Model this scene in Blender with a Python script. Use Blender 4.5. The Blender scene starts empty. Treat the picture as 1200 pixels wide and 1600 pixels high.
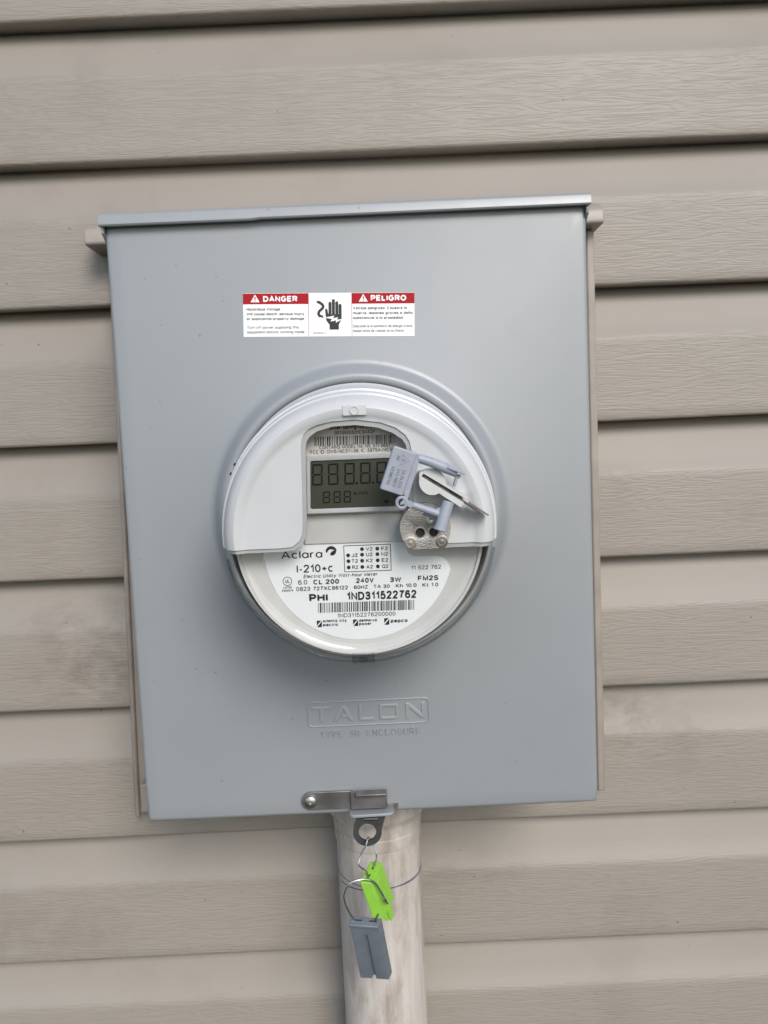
import bpy, bmesh, math, random
from mathutils import Vector, Matrix, Euler
random.seed(7)
R = math.radians
scene = bpy.context.scene
col = scene.collection

# ------------------------------------------------------------------ camera
CAM = Vector((0.01422, -0.47033, 0.0460))
PITCH, YAW, ROLL = -0.084788, -0.0022016, -0.043902
F = 1200.0                                   # focal length in pixels of the 1200 x 1600 frame
_f = Vector((-math.sin(YAW)*math.cos(PITCH), math.cos(YAW)*math.cos(PITCH), math.sin(PITCH)))
_r = Vector((math.cos(YAW), math.sin(YAW), 0)); _u = _r.cross(_f)
RT = math.cos(ROLL)*_r + math.sin(ROLL)*_u
UP = -math.sin(ROLL)*_r + math.cos(ROLL)*_u
cam_d = bpy.data.cameras.new('camera'); cam = bpy.data.objects.new('camera', cam_d); col.objects.link(cam)
cam.matrix_world = Matrix(((RT.x, UP.x, -_f.x, CAM.x), (RT.y, UP.y, -_f.y, CAM.y), (RT.z, UP.z, -_f.z, CAM.z), (0, 0, 0, 1)))
cam_d.sensor_fit = 'VERTICAL'; cam_d.sensor_height = 36; cam_d.lens = 27.0
cam_d.clip_start = 0.01; cam_d.clip_end = 2000
cam_d.dof.use_dof = True; cam_d.dof.focus_distance = 0.405; cam_d.dof.aperture_fstop = 16
scene.camera = cam
scene.render.resolution_x = 768; scene.render.resolution_y = 1024

# ------------------------------------------------------------------ sky, sun, exposure
SUN_DIR = Vector((0.36, -1.0, 0.72)).normalized()
world = bpy.data.worlds.new('World'); scene.world = world; world.use_nodes = True
wn = world.node_tree; bg = wn.nodes['Background']
sky = wn.nodes.new('ShaderNodeTexSky'); sky.sky_type = 'NISHITA'; sky.sun_disc = False
sky.sun_elevation = math.asin(SUN_DIR.z); sky.sun_rotation = math.atan2(SUN_DIR.x, SUN_DIR.y)
sky.air_density = 1.0; sky.dust_density = 1.0; sky.ozone_density = 1.0
wn.links.new(sky.outputs[0], bg.inputs[0]); bg.inputs[1].default_value = 0.095
sl = bpy.data.lights.new('sun', 'SUN'); sl.energy = 1.5; sl.angle = R(26); sl.color = (1.0, 0.95, 0.89)
so = bpy.data.objects.new('sun', sl); col.objects.link(so)
so.rotation_euler = SUN_DIR.to_track_quat('Z', 'Y').to_euler()
so.location = (1, -2, 2)
scene.view_settings.view_transform = 'Standard'; scene.view_settings.look = 'None'
scene.view_settings.gamma = 1; scene.view_settings.exposure = 0.78

# ------------------------------------------------------------------ helpers
def at(px, py, h=0.0):
    """point (x, z) on the plane h in front of the lid that is seen at photo pixel px, py"""
    d = _f + RT*((px-600)/F) - UP*((py-800)/F)
    t = (-h - CAM.y)/d.y
    p = CAM + d*t
    return Vector((p.x, -h, p.z))

def link(o, parent=None):
    col.objects.link(o)
    if parent: o.parent = parent
    return o
def empty(name, loc=(0, 0, 0)):
    o = bpy.data.objects.new(name, None); o.location = loc; o.empty_display_size = 0.02
    return link(o)
def tag(o, label=None, cat=None, group=None, kind=None):
    if label: o['label'] = label
    if cat: o['category'] = cat
    if group: o['group'] = group
    if kind: o['kind'] = kind
    return o
def mesh_obj(name, verts, faces, mat, parent=None, smooth=35, bevel=0, seg=2):
    me = bpy.data.meshes.new(name); me.from_pydata([tuple(v) for v in verts], [], faces); me.validate()
    return finish(name, me, mat, parent, smooth, bevel, seg)
def finish(name, me, mat, parent=None, smooth=35, bevel=0, seg=2):
    bm = bmesh.new(); bm.from_mesh(me); bmesh.ops.recalc_face_normals(bm, faces=bm.faces[:]); bm.to_mesh(me); bm.free()
    if mat: me.materials.append(mat)
    if smooth:
        for p in me.polygons: p.use_smooth = True
        me.set_sharp_from_angle(angle=R(smooth))
    o = bpy.data.objects.new(name, me); link(o, parent)
    if bevel:
        b = o.modifiers.new('bevel', 'BEVEL'); b.width = bevel; b.segments = seg; b.limit_method = 'ANGLE'; b.angle_limit = R(40)
        b.harden_normals = False
    return o
class MB:
    def __init__(s): s.v = []; s.f = []
    def add(s, v, f):
        n = len(s.v); s.v += [Vector(x) for x in v]; s.f += [[i+n for i in q] for q in f]; return s
    def box(s, c, d, M=None):
        x, y, z = [k/2 for k in d]
        v = [Vector((a*x, b*y, e*z)) for a in (-1, 1) for b in (-1, 1) for e in (-1, 1)]
        if M: v = [M @ k for k in v]
        v = [k + Vector(c) for k in v]
        return s.add(v, [[0, 1, 3, 2], [4, 6, 7, 5], [0, 4, 5, 1], [2, 3, 7, 6], [0, 2, 6, 4], [1, 5, 7, 3]])
    def prism(s, pts, h0, h1):
        """pts: list of (x, z); from plane y=-h0 to y=-h1"""
        n = len(pts)
        v = [Vector((p[0], -h0, p[1])) for p in pts] + [Vector((p[0], -h1, p[1])) for p in pts]
        f = [list(range(n)), list(range(2*n-1, n-1, -1))] + [[i, (i+1) % n, n+(i+1) % n, n+i] for i in range(n)]
        return s.add(v, f)
    def lathe(s, prof, c=(0, 0, 0), n=96, close=False):
        """prof: (r, h) around the axis -y through c"""
        m = len(prof); v = []; f = []
        for i in range(n):
            a = 2*math.pi*i/n
            for r, h in prof: v.append(Vector((c[0]+r*math.cos(a), c[1]-h, c[2]+r*math.sin(a))))
        for i in range(n):
            j = (i+1) % n
            for k in range(m-1 if not close else m):
                l = (k+1) % m
                f.append([i*m+k, j*m+k, j*m+l, i*m+l])
        return s.add(v, f)
    def tube(s, path, r, n=10, cap=True):
        P = [Vector(p) for p in path]; m = len(P); rr = r if isinstance(r, (list, tuple)) else [r]*m
        t = (P[1]-P[0]).normalized(); a = t.orthogonal().normalized(); v = []; f = []
        for i in range(m):
            t = (P[min(i+1, m-1)]-P[max(i-1, 0)]).normalized()
            a = (a - t*a.dot(t)).normalized(); b = t.cross(a)
            for k in range(n):
                g = 2*math.pi*k/n; v.append(P[i]+(a*math.cos(g)+b*math.sin(g))*rr[i])
        for i in range(m-1):
            for k in range(n):
                l = (k+1) % n; f.append([i*n+k, i*n+l, (i+1)*n+l, (i+1)*n+k])
        if cap: f += [list(range(n))[::-1], list(range((m-1)*n, m*n))]
        return s.add(v, f)
    def build(s, name, mat, parent=None, smooth=35, bevel=0, seg=2):
        return mesh_obj(name, s.v, s.f, mat, parent, smooth, bevel, seg)
def smooth_path(pts, sub=8):
    P = [Vector(p) for p in pts]; P = [2*P[0]-P[1]] + P + [2*P[-1]-P[-2]]; out = []
    for i in range(1, len(P)-2):
        for k in range(sub):
            t = k/sub; a, b, c, d = P[i-1:i+3]
            out.append(0.5*((2*b)+(c-a)*t+(2*a-5*b+4*c-d)*t*t+(3*b-a-3*c+d)*t**3))
    out.append(P[-2]); return out
def arc(cx, cz, r, a0, a1, n=10):
    return [(cx+r*math.cos(R(a0+(a1-a0)*i/n)), cz+r*math.sin(R(a0+(a1-a0)*i/n))) for i in range(n+1)]
def rounded(pts, rad, n=6):
    """round the corners of a polygon"""
    out = []; m = len(pts)
    for i in range(m):
        p = Vector(pts[i][:2]); a = Vector(pts[i-1][:2]); b = Vector(pts[(i+1) % m][:2])
        r = rad[i] if isinstance(rad, (list, tuple)) else rad
        if r <= 0: out.append(tuple(p)); continue
        da = (a-p); db = (b-p); la = da.length; lb = db.length; da.normalize(); db.normalize()
        k = min(r, la*0.49, lb*0.49)
        s, e = p+da*k, p+db*k
        for j in range(n+1):
            t = j/n; q = s*(1-t)**2+p*2*t*(1-t)+e*t*t; out.append(tuple(q))
    return out
def eval_mesh(o):
    bpy.context.view_layer.update()
    dg = bpy.context.evaluated_depsgraph_get()
    return bpy.data.meshes.new_from_object(o.evaluated_get(dg), depsgraph=dg)
def boolean(o, cutters, op='DIFFERENCE'):
    for c in cutters:
        m = o.modifiers.new('b', 'BOOLEAN'); m.operation = op; m.object = c; m.solver = 'EXACT'
    me = eval_mesh(o); o.modifiers.clear(); o.data = me
    for c in cutters: bpy.data.objects.remove(c, do_unlink=True)
    return o

# --- lettering: a plain grotesque drawn as strokes (cap height 1, x-height 0.72)
def el(cx, cy, rx, ry, a0=0, a1=360, n=14):
    return [(cx+rx*math.cos(R(a0+(a1-a0)*i/n)), cy+ry*math.sin(R(a0+(a1-a0)*i/n))) for i in range(n+1)]
def sm(*p): return [(q.x, q.y) for q in smooth_path([(x, y, 0) for x, y in p], 4)]
BOWL = el(.26, .36, .26, .36)
_n = sm((0, .40), (.08, .64), (.26, .72), (.42, .66), (.48, .48), (.48, .25), (.48, 0))
GL = {
 'A': (.74, [[(0, 0), (.37, 1), (.74, 0)], [(.13, .33), (.61, .33)]]), 'B': (.62, [[(0, .52), (0, 1), (.36, 1)]+el(.36, .76, .22, .24, 90, -90, 8)+[(0, .52)], [(0, .52), (.36, .52)]+el(.38, .26, .24, .26, 90, -90, 8)+[(0, 0), (0, .52)]]),
 'C': (.70, [el(.36, .5, .36, .5, 48, 312)]), 'D': (.68, [[(0, .5), (0, 1), (.3, 1)]+el(.3, .5, .38, .5, 90, -90)+[(0, 0), (0, .5)]]),
 'E': (.58, [[(.58, 1), (0, 1), (0, 0), (.58, 0)], [(0, .52), (.53, .52)]]), 'F': (.55, [[(.55, 1), (0, 1), (0, 0)], [(0, .50), (.48, .50)]]),
 'G': (.74, [el(.37, .5, .37, .5, 45, 330)+[(.72, .46), (.40, .46)]]), 'H': (.64, [[(0, 0), (0, 1)], [(.64, 0), (.64, 1)], [(0, .53), (.64, .53)]]),
 'I': (.0, [[(0, 0), (0, 1)]]), 'J': (.44, [sm((.44, 1), (.44, .6), (.44, .25), (.36, .05), (.2, 0), (.05, .07), (0, .28))]),
 'K': (.62, [[(0, 0), (0, 1)], [(.60, 1), (0, .36)], [(.2, .56), (.64, 0)]]), 'L': (.5, [[(0, 1), (0, 0), (.5, 0)]]),
 'M': (.76, [[(0, 0), (0, 1), (.38, .05), (.76, 1), (.76, 0)]]), 'N': (.64, [[(0, 0), (0, 1), (.64, 0), (.64, 1)]]),
 'O': (.76, [el(.38, .5, .38, .5, n=20)]), 'P': (.60, [[(0, 0), (0, 1), (.34, 1)]+el(.34, .73, .26, .27, 90, -90, 8)+[(0, .46)]]),
 'Q': (.76, [el(.38, .5, .38, .5, n=20), [(.46, .24), (.76, -.06)]]), 'R': (.64, [[(0, 0), (0, 1), (.36, 1)]+el(.36, .75, .25, .25, 90, -90, 8)+[(0, .50)], [(.34, .48), (.64, 0)]]),
 'S': (.60, [sm((.57, .76), (.50, .93), (.30, 1), (.10, .94), (.03, .76), (.10, .60), (.30, .52), (.52, .43), (.60, .26), (.52, .07), (.30, 0), (.09, .06), (0, .24))]),
 'T': (.66, [[(0, 1), (.66, 1)], [(.33, 1), (.33, 0)]]), 'U': (.62, [sm((0, 1), (0, .65), (0, .32), (.08, .07), (.31, 0), (.54, .07), (.62, .32), (.62, .65), (.62, 1))]),
 'V': (.70, [[(0, 1), (.35, 0), (.70, 1)]]), 'W': (.98, [[(0, 1), (.24, 0), (.49, .95), (.74, 0), (.98, 1)]]), 'X': (.68, [[(0, 0), (.68, 1)], [(0, 1), (.68, 0)]]),
 'Y': (.68, [[(0, 1), (.34, .45), (.68, 1)], [(.34, .45), (.34, 0)]]), 'Z': (.62, [[(.02, 1), (.60, 1), (0, 0), (.62, 0)]]),
 '0': (.54, [el(.27, .5, .27, .5, n=18)]), '1': (.30, [[(.0, .72), (.14, .80), (.28, 1), (.28, 0)]]),
 '2': (.55, [sm((.02, .72), (.08, .92), (.28, 1), (.47, .92), (.53, .74), (.45, .55), (.20, .25), (0, 0))+[(.55, 0)]]),
 '3': (.54, [sm((.02, .76), (.10, .94), (.27, 1), (.44, .94), (.50, .77), (.43, .60), (.22, .53), (.44, .46), (.54, .28), (.46, .08), (.27, 0), (.08, .06), (0, .25))]),
 '4': (.57, [[(.43, 0), (.43, 1), (0, .32), (.57, .32)]]), '5': (.54, [[(.49, 1), (.11, 1)]+sm((.04, .50), (.26, .63), (.46, .54), (.54, .32), (.46, .09), (.26, 0), (.07, .06), (0, .23))]),
 '6': (.54, [el(.27, .31, .27, .31), sm((.50, .78), (.42, .95), (.28, 1), (.10, .90), (.01, .60), (0, .31))]), '7': (.54, [[(0, 1), (.54, 1)]+sm((.53, .98), (.32, .62), (.18, 0))]),
 '8': (.54, [el(.27, .76, .22, .24), el(.27, .26, .27, .26)]), '9': (.54, [el(.27, .69, .27, .31), sm((.04, .22), (.12, .05), (.26, 0), (.44, .10), (.53, .40), (.54, .69))]),
 'a': (.52, [BOWL, [(.52, .72), (.52, 0)]]), 'b': (.52, [BOWL, [(0, 1), (0, 0)]]), 'c': (.48, [el(.27, .36, .27, .36, 50, 310)]), 'd': (.52, [BOWL, [(.52, 1), (.52, 0)]]),
 'e': (.52, [[(.0, .38)]+[(.52, .38)]+el(.26, .36, .26, .36, 4, 318)]), 'f': (.28, [sm((.30, 1), (.18, .97), (.13, .82), (.13, .4), (.13, 0)), [(0, .70), (.28, .70)]]),
 'g': (.52, [BOWL, sm((.52, .72), (.52, .3), (.52, 0), (.45, -.20), (.26, -.27), (.05, -.20))]), 'h': (.48, [[(0, 1), (0, 0)], _n]), 'i': (.0, [[(0, 0), (0, .72)], [(0, .92), (0, 1.04)]]),
 'j': (.12, [sm((.12, .72), (.12, .2), (.10, -.18), (0, -.27)), [(.12, .92), (.12, 1.04)]]), 'k': (.46, [[(0, 1), (0, 0)], [(.43, .72), (0, .26)], [(.16, .43), (.46, 0)]]), 'l': (.0, [[(0, 0), (0, 1)]]),
 'm': (.80, [[(0, .72), (0, 0)], sm((0, .40), (.06, .64), (.20, .72), (.35, .66), (.40, .48), (.40, .2), (.40, 0)), sm((.40, .40), (.46, .64), (.60, .72), (.75, .66), (.80, .48), (.80, .2), (.80, 0))]),
 'n': (.48, [[(0, .72), (0, 0)], _n]), 'o': (.54, [el(.27, .36, .27, .36)]), 'p': (.52, [BOWL, [(0, .72), (0, -.27)]]), 'q': (.52, [BOWL, [(.52, .72), (.52, -.27)]]),
 'r': (.28, [[(0, .72), (0, 0)], sm((0, .38), (.06, .60), (.16, .70), (.28, .71))]), 's': (.44, [sm((.42, .55), (.36, .68), (.22, .72), (.07, .67), (.03, .54), (.10, .42), (.30, .34), (.42, .26), (.43, .14), (.36, .03), (.22, 0), (.06, .04), (0, .17))]),
 't': (.30, [sm((.12, .95), (.12, .5), (.12, .14), (.18, .01), (.30, .01)), [(0, .70), (.28, .70)]]), 'u': (.48, [sm((0, .72), (0, .4), (0, .24), (.06, .05), (.22, 0), (.40, .09), (.48, .32)), [(.48, .72), (.48, 0)]]),
 'v': (.50, [[(0, .72), (.25, 0), (.50, .72)]]), 'w': (.74, [[(0, .72), (.18, 0), (.37, .68), (.56, 0), (.74, .72)]]), 'x': (.48, [[(0, 0), (.48, .72)], [(0, .72), (.48, 0)]]),
 'y': (.50, [[(0, .72), (.26, 0)], sm((.50, .72), (.30, .10), (.20, -.18), (.02, -.26))]), 'z': (.46, [[(.02, .72), (.44, .72), (0, 0), (.46, 0)]]),
 '.': (.0, [[(0, -.02), (0, .06)]]), ',': (.04, [[(.04, .06), (0, -.14)]]), ':': (.0, [[(0, 0), (0, .08)], [(0, .60), (0, .68)]]), '-': (.28, [[(0, .36), (.28, .36)]]), '+': (.52, [[(0, .42), (.52, .42)], [(.26, .16), (.26, .68)]]),
}
for _a, _b, _x in (('á', 'a', .26), ('í', 'i', 0), ('ñ', 'n', .24)):
    GL[_a] = (GL[_b][0], GL[_b][1][:2 if _b != 'i' else 1]+([[(_x-.02, .86), (_x+.1, 1.04)]] if _b != 'n' else [[(.08, .88), (.18, .96), (.28, .88), (.40, .96)]]))
def ribbon(pts, w):
    P = [Vector(p) for p in pts]; P = [p for i, p in enumerate(P) if i == 0 or (p-P[i-1]).length > 1e-5]
    closed = (P[0]-P[-1]).length < 1e-4 and len(P) > 3
    Lp, Rp = [], []; m = len(P)
    for i in range(m):
        if closed and i in (0, m-1): a, b = P[m-2], P[1]
        else: a, b = P[max(i-1, 0)], P[min(i+1, m-1)]
        d0 = (P[i]-a); d1 = (b-P[i])
        if d0.length < 1e-9: d0 = d1
        if d1.length < 1e-9: d1 = d0
        d0 = d0.normalized(); d1 = d1.normalized(); n0 = Vector((-d0.y, d0.x)); n1 = Vector((-d1.y, d1.x))
        n = n0+n1; n = n0 if n.length < 0.05 else n.normalized(); k = min(1.9, 1/max(0.35, n.dot(n0)))
        Lp.append(P[i]+n*(w/2*k)); Rp.append(P[i]-n*(w/2*k))
    return Lp, Rp
def glyph_run(text, w, shear=0.0, space=1.0):
    x = 0; out = []
    for c in text:
        if c == ' ': x += 0.46*space; continue
        gw, st = GL[c]
        for s in st:
            out.append(ribbon([(x+w/2+px+shear*py, w/2+py*(1-w)) for px, py in s], w))
        x += gw+w+0.115*space
    return out
def put_text(mb, text, p0, p1, cap, h, bold=0.0, shear=0.0, space=1.0, relief=0.0, ang=None):
    """text from local point p0 to p1 (on the plane y=-h), cap height in metres; relief > 0 makes raised letters"""
    w = 0.172+bold*2.7
    run = glyph_run(text, w, shear, space)
    xs = [q.x for l, r in run for q in l+r]; x0, x1 = min(xs), max(xs)
    d = (p1-p0); L = d.length; d.normalize()
    if ang is None: d = Vector((1, 0, 0))
    n = Vector((-d.z, 0, d.x)); sx = L/(x1-x0)
    for i, (l, r) in enumerate(run):
        z = 0.000002*(i % 5); m = len(l)
        T3 = lambda q, hh: p0 + d*((q.x-x0)*sx) + n*(q.y*cap) + Vector((0, -hh, 0))
        if not relief:
            mb.add([T3(q, z) for q in l]+[T3(q, z) for q in r], [[k, k+1, m+k+1, m+k] for k in range(m-1)])
        else:
            v = []
            for a, b in zip(l, r):
                c = (a+b)/2; v += [T3(c+(a-c)*1.15, -0.0001), T3(c+(a-c)*.45, relief+z*8), T3(c+(b-c)*.45, relief+z*8), T3(c+(b-c)*1.15, -0.0001)]
            f = [[4*k+j, 4*k+j+1, 4*k+j+5, 4*k+j+4] for k in range(m-1) for j in range(3)]+[[0, 1, 2, 3], [4*m-1, 4*m-2, 4*m-3, 4*m-4]]
            mb.add(v, f)

# ------------------------------------------------------------------ materials
def node_mat(name):
    m = bpy.data.materials.new(name); m.use_nodes = True
    return m, m.node_tree.nodes, m.node_tree.links, m.node_tree.nodes['Principled BSDF']
def noise(N, L, scale, detail=3, rough=0.5, dist=0.0, vec=None, stretch=None):
    tc = N.new('ShaderNodeTexCoord'); mp = N.new('ShaderNodeMapping'); L.new(tc.outputs['Object'], mp.inputs[0])
    if stretch: mp.inputs['Scale'].default_value = stretch
    t = N.new('ShaderNodeTexNoise'); t.inputs['Scale'].default_value = scale; t.inputs['Detail'].default_value = detail
    t.inputs['Roughness'].default_value = rough; t.inputs['Distortion'].default_value = dist
    L.new(mp.outputs[0], t.inputs['Vector']); return t
def ramp(N, L, src, stops):
    r = N.new('ShaderNodeValToRGB'); L.new(src, r.inputs[0])
    e = r.color_ramp.elements
    while len(e) < len(stops): e.new(0.5)
    for i, (p, c) in enumerate(stops):
        e[i].position = p; e[i].color = (*c, 1) if len(c) == 3 else c
    return r
def mixc(N, L, fac, a, b, mode='MIX'):
    m = N.new('ShaderNodeMix'); m.data_type = 'RGBA'; m.blend_type = mode
    for s, x in ((m.inputs[0], fac), (m.inputs[6], a), (m.inputs[7], b)):
        if hasattr(x, 'is_linked'): L.new(x, s)
        elif isinstance(x, (int, float)): s.default_value = x
        else: s.default_value = (*x, 1)
    return m.outputs[2]
def bump(N, L, B, src, strength, dist):
    b = N.new('ShaderNodeBump'); b.inputs['Strength'].default_value = strength; b.inputs['Distance'].default_value = dist
    L.new(src, b.inputs['Height'])
    prev = B.inputs['Normal'].links
    if prev: L.new(prev[0].from_socket, b.inputs['Normal'])
    L.new(b.outputs[0], B.inputs['Normal'])
def math_node(N, L, op, a, b=None, c=None):
    m = N.new('ShaderNodeMath'); m.operation = op
    for i, x in enumerate((a, b, c)):
        if x is None: continue
        if hasattr(x, 'is_linked'): L.new(x, m.inputs[i])
        else: m.inputs[i].default_value = x
    return m.outputs[0]
def simple(name, c, rough=0.5, metal=0.0, var=0.08, vs=60, bs=0.0, bsc=400, spec=0.5, coat=0.0):
    m, N, L, B = node_mat(name)
    n = noise(N, L, vs, 4)
    lo = [max(0, k*(1-var)) for k in c]; hi = [min(1, k*(1+var)) for k in c]
    r = ramp(N, L, n.outputs[0], [(0.3, lo), (0.7, hi)]); L.new(r.outputs[0], B.inputs['Base Color'])
    rr = N.new('ShaderNodeMapRange'); L.new(n.outputs[0], rr.inputs[0])
    rr.inputs[3].default_value = rough*0.9; rr.inputs[4].default_value = min(1, rough*1.12); L.new(rr.outputs[0], B.inputs['Roughness'])
    B.inputs['Metallic'].default_value = metal; B.inputs['Specular IOR Level'].default_value = spec
    B.inputs['Coat Weight'].default_value = coat
    if bs:
        b = noise(N, L, bsc, 3); bump(N, L, B, b.outputs[0], bs, 0.0006)
    return m

STAINS = [(-0.225, -0.085, 0.05, 0.03, .75), (-0.215, -0.125, 0.045, 0.022, .9), (-0.175, -0.075, 0.03, 0.05, .55), (-0.17, -0.185, 0.035, 0.016, .9), (0.19, -0.165, 0.035, 0.022, 1.0), (0.23, -0.19, 0.05, 0.03, .5),
          (-0.06, -0.232, 0.10, 0.014, .8), (0.06, -0.30, 0.07, 0.03, .5), (-0.05, 0.205, 0.06, 0.012, .55), (0.185, 0.02, 0.025, 0.012, .4), (-0.27, -0.33, 0.08, 0.03, .35)]
def siding_mat(grain):
    m, N, L, B = node_mat('vinyl_siding')
    big = noise(N, L, 5, 3, 0.5)
    base = ramp(N, L, big.outputs[0], [(0.3, (0.290, 0.260, 0.224)), (0.7, (0.311, 0.280, 0.243))])
    # embossed wood grain: thin wavy contour lines running along the board
    g1 = noise(N, L, 1.0, 2, 0.45, 0.25, stretch=(15, 15, 180))
    pp = math_node(N, L, 'PINGPONG', math_node(N, L, 'MULTIPLY', g1.outputs[0], 9.0), 0.5)
    ln = ramp(N, L, pp, [(0.0, (0, 0, 0)), (0.30, (0.85, 0.85, 0.85)), (0.5, (1, 1, 1))])
    g2 = noise(N, L, 1.0, 4, 0.6, 0.4, stretch=(30, 30, 620))
    hgt = math_node(N, L, 'MULTIPLY_ADD', g2.outputs[0], 0.9, math_node(N, L, 'MULTIPLY', ln.outputs[0], 0.55))
    # dirt in blotches that have their own places, fly specks
    geo = N.new('ShaderNodeTexCoord'); sx = N.new('ShaderNodeSeparateXYZ'); L.new(geo.outputs['Object'], sx.inputs[0])
    tot = None
    for x, z, rx, rz, k in STAINS:
        u = math_node(N, L, 'DIVIDE', math_node(N, L, 'SUBTRACT', sx.outputs[0], x), rx); w = math_node(N, L, 'DIVIDE', math_node(N, L, 'SUBTRACT', sx.outputs[2], z), rz)
        d = math_node(N, L, 'ADD', math_node(N, L, 'MULTIPLY', u, u), math_node(N, L, 'MULTIPLY', w, w))
        e = math_node(N, L, 'MULTIPLY', math_node(N, L, 'POWER', 2.718, math_node(N, L, 'MULTIPLY', d, -1.2)), k)
        tot = e if tot is None else math_node(N, L, 'ADD', tot, e)
    d1 = noise(N, L, 34, 6, 0.72, 0.3, stretch=(1, 1, 1.7)); dr = ramp(N, L, d1.outputs[0], [(0.40, (0, 0, 0)), (0.66, (1, 1, 1))])
    st = math_node(N, L, 'MULTIPLY', math_node(N, L, 'MULTIPLY', tot, dr.outputs[0]), 0.62)
    d2 = noise(N, L, 12, 5, 0.65); d2r = ramp(N, L, d2.outputs[0], [(0.55, (0, 0, 0)), (0.75, (0.16, 0.16, 0.16))])
    st = math_node(N, L, 'ADD', st, d2r.outputs[0])
    sp = noise(N, L, 210, 1, 0.3); sr = ramp(N, L, sp.outputs[0], [(0.825, (0, 0, 0)), (0.84, (0.7, 0.7, 0.7))])
    gl = ramp(N, L, hgt, [(0.35, (0.945, 0.94, 0.935)), (0.95, (1.01, 1.01, 1.01))])
    c = mixc(N, L, 1.0, base.outputs[0], gl.outputs[0], 'MULTIPLY') if grain else base.outputs[0]
    c = mixc(N, L, st, c, (0.135, 0.112, 0.092)); c = mixc(N, L, sr.outputs[0], c, (0.10, 0.085, 0.07))
    L.new(c, B.inputs['Base Color'])
    B.inputs['Roughness'].default_value = 0.50 if grain else 0.55
    bump(N, L, B, hgt, 0.38 if grain else 0.08, 0.0006)
    wv = noise(N, L, 5, 2); bump(N, L, B, wv.outputs[0], 0.15, 0.01)
    return m
M_GRAIN = siding_mat(True); M_COVE = siding_mat(False)

def paint_mat():
    m, N, L, B = node_mat('grey_enamel')
    n = noise(N, L, 9, 5, 0.6)
    c = ramp(N, L, n.outputs[0], [(0.3, (0.262, 0.280, 0.294)), (0.7, (0.276, 0.294, 0.308))])
    sp = noise(N, L, 260, 1, 0.2); sr = ramp(N, L, sp.outputs[0], [(0.795, (0, 0, 0)), (0.81, (1, 1, 1))])
    f = N.new('ShaderNodeMath'); f.operation = 'MULTIPLY'; L.new(sr.outputs[0], f.inputs[0]); f.inputs[1].default_value = 0.55
    cc = mixc(N, L, f.outputs[0], c.outputs[0], (0.10, 0.10, 0.10)); L.new(cc, B.inputs['Base Color'])
    du = noise(N, L, 26, 6, 0.7, 0.4); ro = ramp(N, L, du.outputs[0], [(0.3, (0.37, 0.37, 0.37)), (0.7, (0.46, 0.46, 0.46))]); L.new(ro.outputs[0], B.inputs['Roughness'])
    B.inputs['Specular IOR Level'].default_value = 1.0
    op = noise(N, L, 900, 2); bump(N, L, B, op.outputs[0], 0.05, 0.0004)
    w = noise(N, L, 7, 1); bump(N, L, B, w.outputs[0], 0.10, 0.008)
    return m
M_PAINT = paint_mat()
M_TAN = simple('tan_vinyl', (0.315, 0.278, 0.242), 0.42, var=0.12, vs=40)
M_WHITE = simple('white_polycarbonate', (0.555, 0.57, 0.577), 0.28, var=0.03, vs=30)
M_RIM = simple('grey_shroud_rim', (0.36, 0.37, 0.375), 0.4, var=0.05)
M_PLATE = simple('warm_grey_plate', (0.58, 0.57, 0.55), 0.45, var=0.04)
M_LABEL = simple('white_label', (0.86, 0.865, 0.87), 0.45, var=0.02)
M_SILVER = simple('silvery_label', (0.62, 0.59, 0.56), 0.4, var=0.05)
M_BLACK = simple('black_ink', (0.012, 0.012, 0.014), 0.5, var=0.2)
M_GREYINK = simple('dark_grey_ink', (0.045, 0.045, 0.05), 0.5, var=0.2)
M_RED = simple('red_ink', (0.37, 0.006, 0.012), 0.6, var=0.05, spec=0.25)
M_DARK = simple('dark_interior', (0.22, 0.225, 0.228), 0.5)
M_HOUSING = simple('grey_housing', (0.45, 0.455, 0.455), 0.4)
M_BEZEL = simple('light_bezel', (0.50, 0.505, 0.50), 0.4, var=0.04)
M_LCD = simple('lcd_glass', (0.060, 0.062, 0.044), 0.35, var=0.05, spec=0.15)
M_SEG = simple('lcd_segment', (0.006, 0.006, 0.005), 0.5, spec=0.1)
M_STEEL = simple('dull_zinc_steel', (0.20, 0.195, 0.19), 0.45, 0.7, var=0.25, vs=90, bs=0.1)
M_RIVET = simple('rivet_steel', (0.50, 0.485, 0.46), 0.38, 1.0, var=0.2)
M_DKSTEEL = simple('dark_steel', (0.085, 0.085, 0.088), 0.45, 0.5, var=0.25, vs=120)
M_CAST = simple('sintered_metal', (0.44, 0.425, 0.41), 0.38, 0.85, var=0.30, vs=1500, bs=0.5, bsc=1500)
M_LAV = simple('lavender_grey_plastic', (0.32, 0.343, 0.405), 0.42, var=0.07, vs=200)
M_KNOB = simple('white_knob_plastic', (0.56, 0.575, 0.57), 0.42, var=0.03)
M_RUST = simple('rusty_blade', (0.13, 0.105, 0.095), 0.55, 0.5, var=0.5, vs=300)
M_GREEN = simple('lime_green_plastic', (0.235, 0.50, 0.05), 0.38, var=0.05, vs=150)
M_SEALGREY = simple('slate_grey_plastic', (0.125, 0.145, 0.172), 0.42, var=0.08, vs=150)
M_WIRE = simple('bright_wire', (0.62, 0.61, 0.60), 0.22, 1.0, var=0.15)
M_BLUE = simple('blue_marker', (0.04, 0.055, 0.13), 0.5, var=0.2)
M_GROUND = simple('ground', (0.055, 0.06, 0.045), 0.9, var=0.3, vs=3)

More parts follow.
